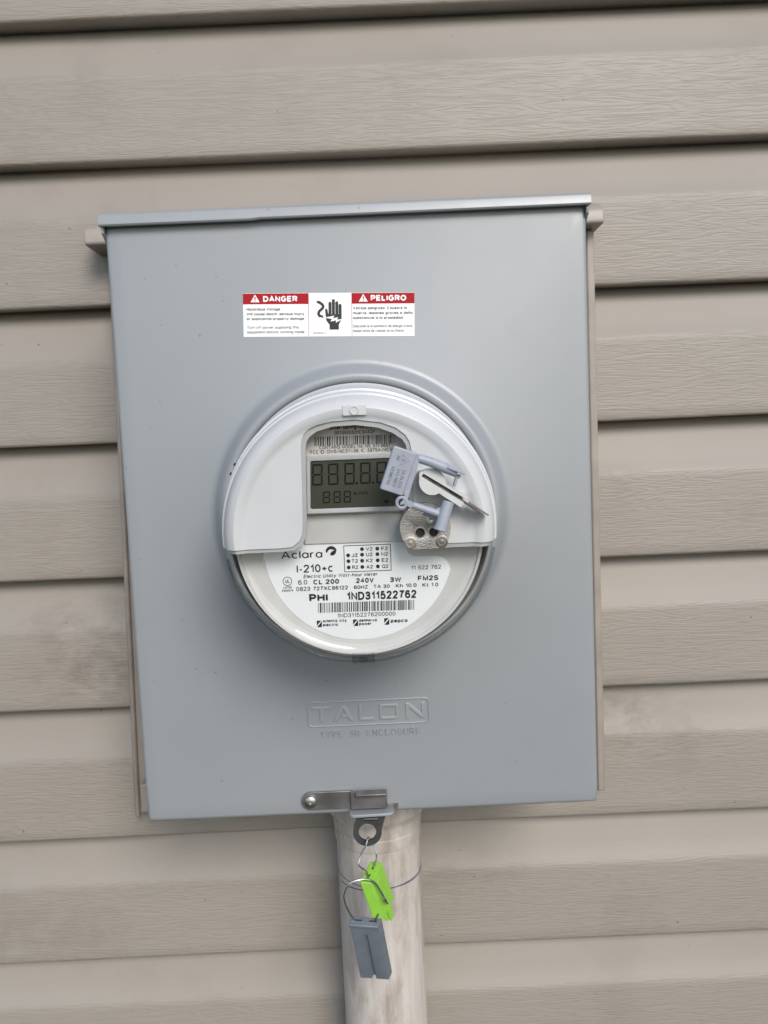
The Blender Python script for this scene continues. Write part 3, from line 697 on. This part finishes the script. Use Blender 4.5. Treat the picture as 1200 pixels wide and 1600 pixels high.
# moulded tabs on the rim, top and bottom
for nm, px, py, mt in (('moulded_tab', 553.5, 641, M_WHITE), ('moulded_tab', 568, 1029, M_THICK)):
    c = ml(px, py, 0.0845); m = MB()
    m.prism(rounded([(c.x-0.0058, c.z-0.0026), (c.x+0.0058, c.z-0.0026), (c.x+0.0060, c.z+0.0026), (c.x-0.0060, c.z+0.0026)], 0.0005), 0.0825, 0.0858)
    t_ = m.build(nm, mt, meter, bevel=0.0003)
    MB().lathe([(0.0024, 0.0858), (0.0024, 0.0863), (0.0018, 0.0864), (0.0017, 0.0860), (0.0001, 0.0860)], (c.x, 0, c.z), 24).build('tab_boss', mt, t_)
# two black dots on the white skirt
for px, py in ((369.5, 727), (363.5, 741.5)):
    c = ml(px, py, 0.05); d = Vector((c.x, 0, c.z)).normalized(); rr = 0.0758
    MB().lathe([(0.0001, 0.0004), (0.0008, 0.0004), (0.0008, -0.001)], (0, 0, 0), 16).build('ink_dot', M_BLACK, meter)
    o = [q for q in meter.children if q.name.startswith('ink_dot')][-1]
    o.location = d*rr + Vector((0, -0.0495, 0)); o.rotation_euler = Vector((0, -1, 0)).rotation_difference(d).to_euler()

# inner plate and name plate
HP = 0.0700
pc_ = ml(561.5, 834, HP); RP = 0.0652
pl = MB().lathe([(0.0001, HP), (RP-0.0030, HP), (RP-0.0022, HP+0.0004), (RP-0.0016, HP+0.0016), (RP-0.0004, HP+0.0018), (RP, HP+0.0008), (RP, HP-0.004)], (pc_.x, 0, pc_.z), 96).build('inner_plate', M_PLATE, meter)
HL = HP+0.0003
k_ = 1/2990.0
lab_px = [(430, 853), (470, 851), (617, 846)]
lab_px += [(626, 846.5), (632, 850), (635, 857), (638, 865), (646, 869), (656, 869.2), (682, 868.5), (692, 871), (698.5, 876.5), (702.5, 883)]
cx_, cy_, rr_ = 560.5, 851, 148.5
for a in range(15, 172, 4): lab_px.append((cx_+rr_*math.cos(R(a)), cy_+rr_*math.sin(R(a))))
lab_px += [(412, 880), (411, 868), (414, 860)]
npl = MB().prism([m2(x, y, HL) for x, y in lab_px], HP+0.00005, HL).build('name_plate', M_LABEL, meter, smooth=0)
HT = HL+0.00012
def T(m, s, x0, x1, yb, cap, h=HT, bold=0.0, shear=0.0, space=1.0, slope=-0.036):
    p0 = ml(x0, yb, h); p1 = ml(x1, yb+slope*(x1-x0), h)
    put_text(m, s, p0, p1, cap/2995.0, h, bold, shear, space, ang=1)
m = MB()
T(m, 'Aclara', 439.6, 504, 873.7, 12.5, bold=-0.012)
T(m, 'I-210+c', 463.8, 520, 895.4, 13, bold=0.0)
T(m, 'Electric Utility Watt-hour Meter', 474, 590, 903.7, 5.8, shear=0.2)
T(m, 'UL', 446, 452.2, 911, 6, bold=0.01); T(m, 'LISTED', 443, 456, 919.6, 3.2, bold=0.02); T(m, 'E362579', 441, 458, 924.6, 3.2, bold=0.01)
T(m, '6.0', 466, 480.4, 913.8, 7.6, bold=-0.008); T(m, 'CL 200', 489.6, 530, 913.5, 8.0, bold=0.022)
T(m, '0823', 463, 485, 924, 7.0, bold=-0.008); T(m, '727XC86122', 490, 543.8, 922.8, 6.3, bold=0.008)
T(m, 'PHI', 483.4, 512.5, 940.8, 13, bold=0.028); T(m, '240V', 555.8, 584.3, 911.3, 8.2, bold=0.022); T(m, '3W', 609.5, 627, 909.8, 8.2, bold=0.022)
T(m, 'FM2S', 653, 685, 907.5, 8.2, bold=0.022); T(m, '60HZ', 553, 575.5, 920.6, 6, bold=0.006); T(m, 'TA 30', 584, 609, 919.5, 6, bold=0.006)
T(m, 'Kh 10.0', 618.5, 651, 918.3, 6.2, bold=0.006); T(m, 'Kt 1.0', 660, 685, 917, 6.2, bold=0.006); T(m, '11 522 762', 642.8, 689, 890.3, 6.5, bold=-0.008)
T(m, '1ND311522762', 542.8, 650.8, 938.3, 13.6, bold=0.022); T(m, '1ND31152276200000', 527.5, 618, 965, 6.6, bold=-0.01)
T(m, 'atlantic city', 504.5, 541.7, 972.8, 5.2, bold=0.03); T(m, 'electric', 504.5, 528.3, 979, 5.2, bold=0.03)
T(m, 'delmarva', 561, 589, 971.9, 5.2, bold=0.03); T(m, 'power', 561, 580, 977.2, 5.2, bold=0.03); T(m, 'pepco', 610.5, 637, 973, 6.2, bold=0.03)
def q4(m, x0, y0, x1, y1, h, slope=-0.036):
    d = slope*(x1-x0); m.add([ml(x0, y1, h), ml(x1, y1+d, h), ml(x1, y0+d, h), ml(x0, y0, h)], [[0, 1, 2, 3]])
def disc(m, x, y, r, h, n=18, sq=1.0): m.add([ml(x+r*math.cos(2*math.pi*i/n), y+r*sq*math.sin(2*math.pi*i/n), h) for i in range(n)], [list(range(n))])
def ring(m, x, y, r0, r1, h, n=28):
    v = [ml(x+r*math.cos(2*math.pi*i/n), y+r*math.sin(2*math.pi*i/n), h) for r in (r0, r1) for i in range(n)]
    m.add(v, [[i, (i+1) % n, n+(i+1) % n, n+i] for i in range(n)])
ring(m, 449, 908.3, 6.2, 7.2, HT)
for x, y in ((495, 969.8), (551.7, 968), (600.3, 966)):       # square marks with a light slash
    m.add([ml(x, y, HT), ml(x+7, y-.3, HT), ml(x, y+8, HT)], [[0, 1, 2]])
    m.add([ml(x+8, y+.8, HT), ml(x+8, y+10, HT), ml(x+.4, y+10.3, HT)], [[0, 1, 2]])
# swirl mark
sw = [(509.5, 863)]+[(517.5+9*math.cos(R(a)), 862.5-9.3*math.sin(R(a))) for a in range(165, 20, -12)]+[(525, 862), (521, 859), (516, 858), (512.5, 860.5), (511, 864)]
m.add([ml(x, y, HT) for x, y in sw], [list(range(len(sw)))])
m.add([ml(520.5+4.4*math.cos(R(a))+1.2*math.sin(R(a)), 864.2-3.9*math.sin(R(a))-0.8*math.cos(R(a)), HT+0.00003) for a in range(0, 360, 18)], [list(range(20))])
# code table
tx = [(537, 853), (610, 850.2), (611.2, 891), (538.7, 893.6)]
for i in range(4):
    a = ml(*tx[i], HT); b = ml(*tx[(i+1) % 4], HT); d = (b-a).normalized()*0.00018; nn = Vector((-d.z, 0, d.x))
    m.add([a-d-nn, b+d-nn, b+d+nn, a-d+nn], [[0, 1, 2, 3]])
zb2 = lambda zx, zy: (530+zx/6.667, 840+zy/6.667)
rows = [[None, ('V2', 237, 120), ('F2', 397, 115)], [('J2', 93, 185), ('U2', 238, 178), ('N2', 398, 172)], [('T2', 96, 246), ('K2', 239, 241), ('E2', 401, 236)], [('R2', 99, 311), ('A2', 241, 306), ('Q2', 403, 300)]]
for r0 in rows:
    for j, cell in enumerate(r0):
        if not cell: continue
        s, zx, zy = cell; x, y = zb2(zx, zy); disc(m, x, y, 3.0, HT)
        o = (36, 42, 42)[j]; x0, y0 = zb2(zx+o, zy+18); T(m, s, x0, x0+(10.2 if j else 9.6), y0, 5.9, bold=0.004)
m.build('printed_text', M_BLACK, npl, smooth=0)
rb_ = random.Random(3)
def barcode(m, x0, x1, yt, yb, h, slope):
    x = x0; i = 0
    while x < x1-1:
        w = rb_.choice((0.8, 0.8, 1.0, 1.6, 2.2)); g_ = rb_.choice((0.8, 0.9, 1.0, 1.5, 1.9)); w = min(w, x1-x)
        d = slope*(x-x0); q4(m, x, yt+d, x+w, yb+d, h, slope); x += w+g_
m = MB(); barcode(m, 497, 647.5, 942.3, 957.7, HT, -0.034); m.build('barcode', M_BLACK, npl, smooth=0)

# display module seen through the window
HD = 0.0760
lower = MB().prism(rounded([m2(476, 850, HP), m2(652, 844, HP), m2(652, 800, HP), m2(476, 806, HP)], 0.0004), HP+0.0002, HP+0.0012).build('lower_panel', M_PLATE, meter, bevel=0.0002)
bz = MB().prism(rounded([m2(479.5, 803.5, HD), m2(652, 797, HD), m2(652, 706, HD), m2(478, 713, HD)], 0.0006), 0.060, HD).build('display_bezel', M_BEZEL, meter, smooth=30)
lc = [m2(485, 796, HD), m2(646, 790, HD), m2(644, 714, HD), m2(484.5, 720.5, HD)]
cut = MB().prism(rounded(lc, 0.0012), HD-0.0012, HD+0.01).build('c', None, meter, smooth=0)
boolean(bz, [cut]); b_ = bz.modifiers.new('bevel', 'BEVEL'); b_.width = 0.0003; b_.segments = 2; b_.limit_method = 'ANGLE'
lcd = MB().prism([m2(x, y, HD-0.001) for x, y in ((484, 797), (648, 791), (646, 713), (483.5, 719.5))], HD-0.0018, HD-0.0010).build('display_glass', M_LCD, meter, smooth=0)
m = MB(); hS = HD-0.0008
def digit(m, x, y, w, h_, t, drop=()):
    """seven segments of a digit whose upper left corner is at x, y"""
    sl = -0.04; g_ = 0.5
    def qd(pts): m.add([ml(x+a, y+b+sl*a, hS) for a, b in pts], [list(range(len(pts)))])
    hm = h_/2
    segs = {'a': [(g_, 0), (w-g_, 0), (w-t, t), (t, t)], 'd': [(t, h_-t), (w-t, h_-t), (w-g_, h_), (g_, h_)],
            'g': [(t*.7, hm), (t*1.2, hm-t/2), (w-t*1.2, hm-t/2), (w-t*.7, hm), (w-t*1.2, hm+t/2), (t*1.2, hm+t/2)],
            'f': [(0, g_), (t, t+g_), (t, hm-t/2-.2), (0, hm-g_)], 'e': [(0, hm+g_), (t, hm+t/2+.2), (t, h_-t-g_), (0, h_-g_)],
            'b': [(w, g_), (w-t, t+g_), (w-t, hm-t/2-.2), (w, hm-g_)], 'c': [(w, hm+g_), (w-t, hm+t/2+.2), (w-t, h_-t-g_), (w, h_-g_)]}
    for k, s in segs.items():
        if k not in drop: qd(s)
for x, y in ((487.8, 725.5), (512.6, 724.5), (538, 723.7), (562.8, 722.7), (588, 721.7), (613, 720.7)): digit(m, x, y, 16.2, 33.5, 2.5)
for x, y in ((557.6, 755), (582.5, 754.2)): q4(m, x-1.6, y-1.6, x+1.6, y+1.6, hS)
for x, y in ((504.5, 768.2), (521, 767.7), (537, 767.2)): digit(m, x, y, 11.3, 18.3, 1.9)
q4(m, 600.5, 781, 607.5, 786.3, hS)
T(m, 'kWh', 553.3, 575, 774, 6.5, h=hS, bold=-0.004)
m.build('display_digits', M_SEG, lcd, smooth=0)
# silvery network label above the display
HN = 0.0730
nl = MB().prism([m2(x, y, HN) for x, y in ((474, 720), (650, 713), (650, 640), (474, 648))], HN-0.001, HN).build('network_label', M_SILVER, meter, smooth=0)
m = MB(); hN = HN+0.00012
T(m, 'Silver Spring Networks', 514, 592, 671.5, 7, h=hN, bold=0.01); T(m, '0013500501C34A2F', 523, 586, 679.5, 5.8, h=hN)
T(m, 'CONTAINS MODEL No: NIC 511-0601', 499, 609, 702.2, 5.7, h=hN); T(m, 'FCC ID: OWS-NIC511-06, IC: 5975A-NIC511', 485, 618, 709.6, 5.7, h=hN)
barcode(m, 491, 619, 682.8, 696.8, hN, -0.033)
m.build('printed_text', M_BLACK, nl, smooth=0)

# optical port on the cover
HO = 0.0836
oc = ml(664.5, 825, HO+0.003); ro = 40/3120.
ang0 = 57
port_pts = [(oc.x+ro*math.cos(R(a)), oc.z+ro*math.sin(R(a))) for a in range(-ang0, 180+ang0+1, 6)]
port_pts = rounded(port_pts, [0.0]*len(port_pts))
port = MB().prism(port_pts, HO-0.006, HO+0.0032).build('optical_port', M_CAST, meter, smooth=30)
cs = []
for x, y in ((656.5, 832), (677.5, 831)):
    q = ml(x, y, HO+0.0032); cs.append(MB().prism(arc(q.x, q.z, 7.0/3120, 0, 345, 23), HO-0.003, HO+0.01).build('c', None, meter, smooth=0))
boolean(port, cs); b_ = port.modifiers.new('bevel', 'BEVEL'); b_.width = 0.0005; b_.segments = 2; b_.limit_method = 'ANGLE'
for x, y in ((656.5, 832), (677.5, 831)):
    q = ml(x, y, HO+0.0032); MB().lathe([(0.0001, HO+0.0012), (0.0024, HO+0.0012)], (q.x, 0, q.z), 24).build('port_hole', M_BLACK, port)
    MB().lathe([(0.00225, HO+0.0030), (0.0024, HO+0.0037), (0.0028, HO+0.0037), (0.0030, HO+0.0030)], (q.x, 0, q.z), 28).build('hole_rim', M_RIVET, port)
for x, y in ((641.3, 848), (690.5, 845.5)):
    q = ml(x, y, HO+0.0032); MB().lathe([(0.0032, HO+0.0030), (0.0031, HO+0.0040), (0.0025, HO+0.0041), (0.0022, HO+0.0036), (0.0014, HO+0.0036), (0.0012, HO+0.0039), (0.0001, HO+0.0040)], (q.x, 0, q.z), 28).build('port_rivet', M_RIVET, port)
q = ml(673, 812, HO+0.0032); MB().lathe([(0.0024, HO+0.0030), (0.0022, HO+0.0040), (0.0010, HO+0.0042), (0.0001, HO+0.0038)], (q.x, 0, q.z), 24).build('port_rivet', M_RIVET, port)

# reset knob with its slot and rusty blade
HK = 0.0965
zk = lambda zx, zy: (590+zx/6.667, 690+zy/6.667)
ko = []
for a in range(58, 366, 7):
    r0 = 138+26*math.exp(-((a-216)/13.0)**2); ko.append((570+r0*math.cos(R(a)), 420+r0*math.sin(R(a))))
ko += [(722, 447), (942, 572), (936, 596), (912, 606), (886, 656), (868, 686), (664, 556)]
kp = [m2(*zk(*p), HK) for p in ko]; kp = rounded(kp, 0.0005, 2)
knob = MB().prism(kp, HO-0.002, HK).build('reset_knob', M_KNOB, meter, smooth=40)
sl_ = [(455, 358), (475, 336), (500, 345), (912, 598), (940, 620), (900, 690), (870, 668), (820, 600), (700, 520)]
sl_ = [(457, 362), (478, 334), (990, 640), (965, 676)]
cut = MB().prism([m2(*zk(*p), HK) for p in sl_], HK-0.009, HK+0.01).build('c', None, meter, smooth=0)
boolean(knob, [cut]); b_ = knob.modifiers.new('bevel', 'BEVEL'); b_.width = 0.0007; b_.segments = 3; b_.limit_method = 'ANGLE'
for p in knob.data.polygons: p.use_smooth = True
knob.data.set_sharp_from_angle(angle=R(40))
bl = [(468, 362), (478, 348), (1160, 765), (1155, 778), (1080, 762), (1050, 755)]
bl = [(470, 364), (480, 350), (1085, 738), (1075, 757)]
MB().prism([m2(*zk(*p), HK) for p in bl], HK-0.0085, HK-0.0012).build('knob_blade', M_RUST, knob, bevel=0.0002)
MB().prism([m2(*zk(*p), HK-0.003) for p in ((960, 650), (970, 640), (1165, 768), (1150, 776))], HK-0.0095, HK-0.0035).build('knob_blade', M_STEEL, knob, smooth=0)

# ------------------------------------------------------------------ padlock seal locked through the reset knob
seal = empty('padlock_seal', meter.matrix_world @ ml(626, 740, 0.096)); seal.rotation_euler = meter.rotation_euler
tag(seal, 'lavender grey plastic padlock seal hooked over the white knob on the meter', 'seal')
off = ml(626, 740, 0.096)
def sp(o): o.parent = seal; o.matrix_parent_inverse = Matrix.Translation(-off); return o
HB = 0.1015
zq = lambda zx, zy, h: m2(*zk(zx, zy), h)
body_px = [(175, 40), (200, 42), (415, 125), (258, 568), (25, 492)]
bpts = rounded([zq(170, 42, HB), zq(415, 125, HB), zq(258, 570, HB), zq(22, 492, HB)], 0.0009, 4)
sb = MB().prism(bpts, 0.0945, HB).build('seal_body', M_LAV, None, bevel=0.0006, seg=3); sp(sb)
rid = MB().prism(rounded([zq(405, 122, HB), zq(450, 150, HB), zq(330, 560, HB), zq(262, 560, HB)], 0.0006, 3), 0.0930, HB-0.0012).build('seal_edge', M_LAV, None, bevel=0.0005); sp(rid)
m = MB()
def tp(s, a, b, cap):
    p0 = Vector((*zq(*a, HB), 0)); p1 = Vector((*zq(*b, HB), 0))
    put_text(m, s, Vector((p0.x, -HB+0.0001, p0.y)), Vector((p1.x, -HB+0.0001, p1.y)), cap/3300., HB, bold=0.0, relief=0.0005, ang=1)
tp('SEALED', (262, 285), (208, 470), 5.6); tp('DO NOT', (208, 280), (150, 462), 5.6); tp('REMOVE', (150, 252), (88, 440), 5.6)
for tri in ([(265, 130), (335, 200), (235, 242)],):
    for i in range(3):
        a = Vector((*zq(*tri[i], HB), 0)); b = Vector((*zq(*tri[(i+1) % 3], HB), 0))
        m.tube([(a.x, -HB, a.y), (b.x, -HB, b.y)], 0.00022, 6)
tp('5', (262, 172), (256, 205), 6)
tp('PP', (205, 140), (190, 185), 5)
sp(m.build('raised_lettering', M_LAV, None, smooth=0)); lt = [o for o in seal.children if o.name.startswith('raised_lettering')][0]
lt.parent = sb; lt.matrix_parent_inverse = Matrix()
def pz(zx, zy, h): p = zq(zx, zy, h); return Vector((p[0], -h, p[1]))
m = MB(); m.tube([pz(425, 172, 0.0985), pz(560, 215, 0.0985), pz(720, 280, 0.098), pz(820, 325, 0.0975)], [0.0022, 0.0024, 0.0026, 0.0022], 14)
sp(m.build('shackle', M_LAV, None))
m = MB().prism([zq(735, 248, 0.101), zq(915, 325, 0.101), zq(905, 350, 0.101), zq(722, 278, 0.101)], 0.0925, 0.101); sp(m.build('shackle_wedge', M_LAV, None, bevel=0.0003))
m = MB().prism([zq(805, 335, 0.098), zq(870, 350, 0.098), zq(860, 382, 0.098), zq(835, 390, 0.098), zq(815, 470, 0.098), zq(785, 465, 0.098), zq(810, 390, 0.098)], 0.0945, 0.098); sp(m.build('shackle_link', M_LAV, None, bevel=0.0003))
m = MB(); c = pz(250, 637, 0.1005)
m.tube([c+Vector((0.0023*math.cos(R(a)), 0, 0.0026*math.sin(R(a)))) for a in range(0, 361, 15)], 0.00085, 10, cap=False); sp(m.build('hinge_ring', M_LAV, None))
m = MB().prism(rounded([zq(285, 525, HB), zq(335, 535, HB), zq(315, 615, HB), zq(380, 640, HB), zq(375, 685, HB), zq(330, 690, HB), zq(285, 650, HB), zq(235, 665, HB), zq(235, 640, HB), zq(270, 605, HB)], 0.0006, 3), 0.0965, HB-0.0004); sp(m.build('hinge', M_LAV, None, bevel=0.0006))
m = MB(); m.tube([pz(365, 660, 0.0985), pz(500, 705, 0.098), pz(660, 762, 0.0975)], [0.0017, 0.0018, 0.0019], 12); m.tube([pz(480, 735, 0.0945), pz(640, 800, 0.0945)], 0.0015, 10)
m.prism([zq(570, 720, 0.0985), zq(670, 680, 0.0985), zq(650, 760, 0.0985)], 0.0955, 0.0985)
sp(m.build('lower_arm', M_LAV, None))
m = MB(); a = pz(738, 628, 0.0975); b = pz(648, 925, 0.0995); t1 = a+(b-a)*0.93
m.tube([a-(b-a)*0.012, a, a+(b-a)*0.01, t1, t1+(b-a)*0.003, b, b+(b-a)*0.01], [0.0018, 0.0026, 0.0029, 0.0031, 0.0034, 0.0034, 0.0026], 24)
sp(m.build('barrel', M_LAV, None))

# ------------------------------------------------------------------ conduit below the box
PC_Y = 0.074
pxl, pxr = at(538.5, 1590, -PC_Y+0.006), at(669, 1590, -PC_Y+0.006)
rp = (pxr.x-pxl.x)/2*0.985; pcx = (pxl.x+pxr.x)/2; pz0 = -H/2-0.0005
cond = empty('conduit', (pcx, PC_Y, -1.0))
tag(cond, 'weathered off white plastic conduit pipe coming up into the meter box bottom', 'conduit')
def vlathe(prof, n=64):
    m = MB(); v = []; k = len(prof); f = []
    for i in range(n):
        a = 2*math.pi*i/n
        for r, z in prof: v.append((pcx+r*math.cos(a), PC_Y+r*math.sin(a), z))
    for i in range(n):
        for j in range(k-1): f.append([i*k+j, ((i+1) % n)*k+j, ((i+1) % n)*k+j+1, i*k+j+1])
    return m.add(v, f)
def cp(o): o.parent = cond; o.matrix_parent_inverse = Matrix.Translation((-pcx, -PC_Y, 1.0)); return o
z1 = at(590, 1296, -0.045).z; z2 = at(590, 1312, -0.045).z; z3 = at(590, 1332, -0.045).z
cp(vlathe([(rp, -1.4), (rp, z3-0.002), (rp, z3)]).build('pipe', M_PVC, None))
cp(vlathe([(rp+0.0001, z3-0.0002), (rp+0.0007, z3+0.0002), (rp+0.0010, z3+0.0012), (rp+0.0012, z2-0.0012), (rp+0.0004, z2-0.0004), (rp+0.0004, z2+0.0003), (rp+0.0015, z2+0.0010), (rp+0.0017, z1-0.001),
            (rp+0.0022, z1+0.002), (rp+0.0050, z1+0.0050), (rp+0.0062, z1+0.008), (rp+0.0064, pz0+0.0), (rp, pz0+0.001)]).build('adapter', M_PVC, None))
for zc, tl_, dz, rr in ((at(590, 1392, -0.043).z, 0.06, 0.0, 0.0004), (at(590, 1389, -0.043).z, -0.05, 0, 0.00035), (at(590, 1379, -0.043).z, 0.02, 0, 0.00018)):
    m = MB(); pth = []
    for i in range({0.0004: 60, 0.00035: 64}.get(rr, 97)):
        a = 2*math.pi*i/96+{0.0004: 3.6, 0.00035: 2.6}.get(rr, 0); pth.append((pcx+(rp-0.00015)*math.cos(a), PC_Y+(rp-0.00015)*math.sin(a), zc+tl_*rp*math.cos(a)+0.002*tl_*math.sin(3*a)))
    m.tube(pth, rr, 6, cap=False); cp(m.build('marker_line', M_BLUE if rr > 0.0002 else M_RIM, None))

# ------------------------------------------------------------------ the two seals hanging from the latch
def at3(px, py, h): return at(px, py, h)
gs = empty('wire_seal', at(585, 1390, 0.012)); tag(gs, 'lime green plastic wire seal hanging from the latch eye', 'seal')
def gp(o, root): o.parent = root; o.matrix_parent_inverse = Matrix.Translation(-root.location); return o
A = at(562, 1378, 0.014); U = at(580.5, 1380, 0.0135)-A; V = at(576, 1429, 0.013)-A; Wd = Vector((0.0068, 0.0150, 0.0050))
V2 = V*1.08 + Vector((0.0020, 0, -0.0010))
def hexa(A, U, V, Wd): return [A, A+U, A+U+V, A+V, A+Wd, A+U+Wd, A+U+V+Wd, A+V+Wd]
HF_ = [[0, 3, 2, 1], [4, 5, 6, 7], [0, 1, 5, 4], [3, 7, 6, 2], [0, 4, 7, 3], [1, 2, 6, 5]]
gp(MB().add(hexa(A, U, V2, Wd), HF_).build('seal_body', M_GREEN, None, bevel=0.0006, seg=3), gs)
A2 = A+U*0.98+V2*0.10+Wd*0.30
gp(MB().add(hexa(A2, U*0.14, V2*1.12, Wd*0.30), HF_).build('seal_rib', M_GREEN, None, bevel=0.0004), gs)
A3 = A+U*0.62+V2*0.98+Wd*0.25
gp(MB().add(hexa(A3, U*0.3, V2*0.22, Wd*0.16), HF_).build('seal_tail', M_GREEN, None, bevel=0.0003), gs)
for s in (0.12, 0.62):                                   # dark wire slots in the top
    c0 = A+U*0.42+Wd*s; nrm = U.cross(Wd).normalized(); nrm = nrm if nrm.z > 0 else -nrm
    gp(MB().add(hexa(c0+nrm*0.00015, U*0.16, -nrm*0.002, Wd*0.26), HF_).build('wire_slot', M_BLACK, None, smooth=0), gs)
wt_ = A+U*0.5+Wd*0.72; wl = A+U*0.5+Wd*0.2
path = smooth_path([wl-Vector((0, 0, 0.003)), wl+Vector((-0.0004, 0, 0.004)), at(561, 1352, 0.012), at(563.5, 1336, 0.010), at(571, 1322, 0.009), at(574.5, 1310, 0.0068), at(576, 1309, 0.0035), at(579, 1310, -0.001),
                    at(583.5, 1318, -0.002), at(587.5, 1331, 0.0), at(588, 1342, 0.001), wt_, wt_-Vector((0, 0, 0.003))], 8)
gp(MB().tube(path, 0.00055, 8).build('wire', M_WIRE, None), gs)

ks = empty('wire_seal', at(575, 1485, 0.012)); tag(ks, 'slate grey plastic wire seal with a long slot, lowest of the hanging seals', 'seal')
A = at(545.5, 1443, 0.016); U = at(591.5, 1446.5, 0.0155)-A; V = at(563, 1528, 0.010)-A; Wd = Vector((0.0022, 0.0042, 0.0022))
kb = MB().add(hexa(A, U, V, Wd), HF_).build('seal_body', M_SEALGREY, None, smooth=30); gp(kb, ks)
nrm = Wd.normalized()
sA = A+U*0.47+V*0.20-Wd*1.0; sB = A+U*0.47+V*1.1-Wd*1.0
cut = MB().add(hexa(sA-U*0.06, U*0.13, V*0.95, Wd*1.45), HF_).build('c', None, smooth=0)
boolean(kb, [cut]); b_ = kb.modifiers.new('bevel', 'BEVEL'); b_.width = 0.0005; b_.segments = 3; b_.limit_method = 'ANGLE'
# raised lip along the top edge
gp(MB().add(hexa(A-U*0.01-Wd*0.22-V*0.005, U*1.02, V*0.045, Wd*0.3), HF_).build('seal_lip', M_SEALGREY, None, bevel=0.0004), ks)
tp0 = A+U*0.10+Wd*0.5; tp1 = A+U*0.86+Wd*0.5
for q, w in ((A+U*0.12+Wd*0.42, 0.26), (A+U*0.62+Wd*0.42, 0.26)):
    gp(MB().add(hexa(q-V.normalized()*0.00012, U*w, V.normalized()*0.001, Wd*0.16), HF_).build('wire_slot', M_BLACK, None, smooth=0), ks)
path = smooth_path([tp0+V*0.04, tp0-V*0.02, at(545, 1424, 0.016), at(538.5, 1408, 0.018), at(538, 1396, 0.0185), at(546, 1381, 0.0185), at(562, 1374.5, 0.0175), at(575, 1374.5, 0.016), at(586, 1380, 0.014), at(595, 1393, 0.013), at(601, 1404, 0.0125), at(605, 1411, 0.0115)], 8)
gp(MB().tube(path, 0.0006, 8).build('wire', M_WIRE, None), ks)
path = smooth_path([tp1+V*0.04, tp1-V*0.03, at(591, 1428, 0.0125), at(594, 1420, 0.010)], 6)
gp(MB().tube(path, 0.0006, 8).build('wire_end', M_DKSTEEL, None), ks)
path = smooth_path([at(601, 1403.5, 0.0132), at(603, 1408, 0.0128), at(605.3, 1411.5, 0.0118)], 4)
gp(MB().tube(path, 0.0009, 8).build('wire_crimp', M_WIRE, None), ks)
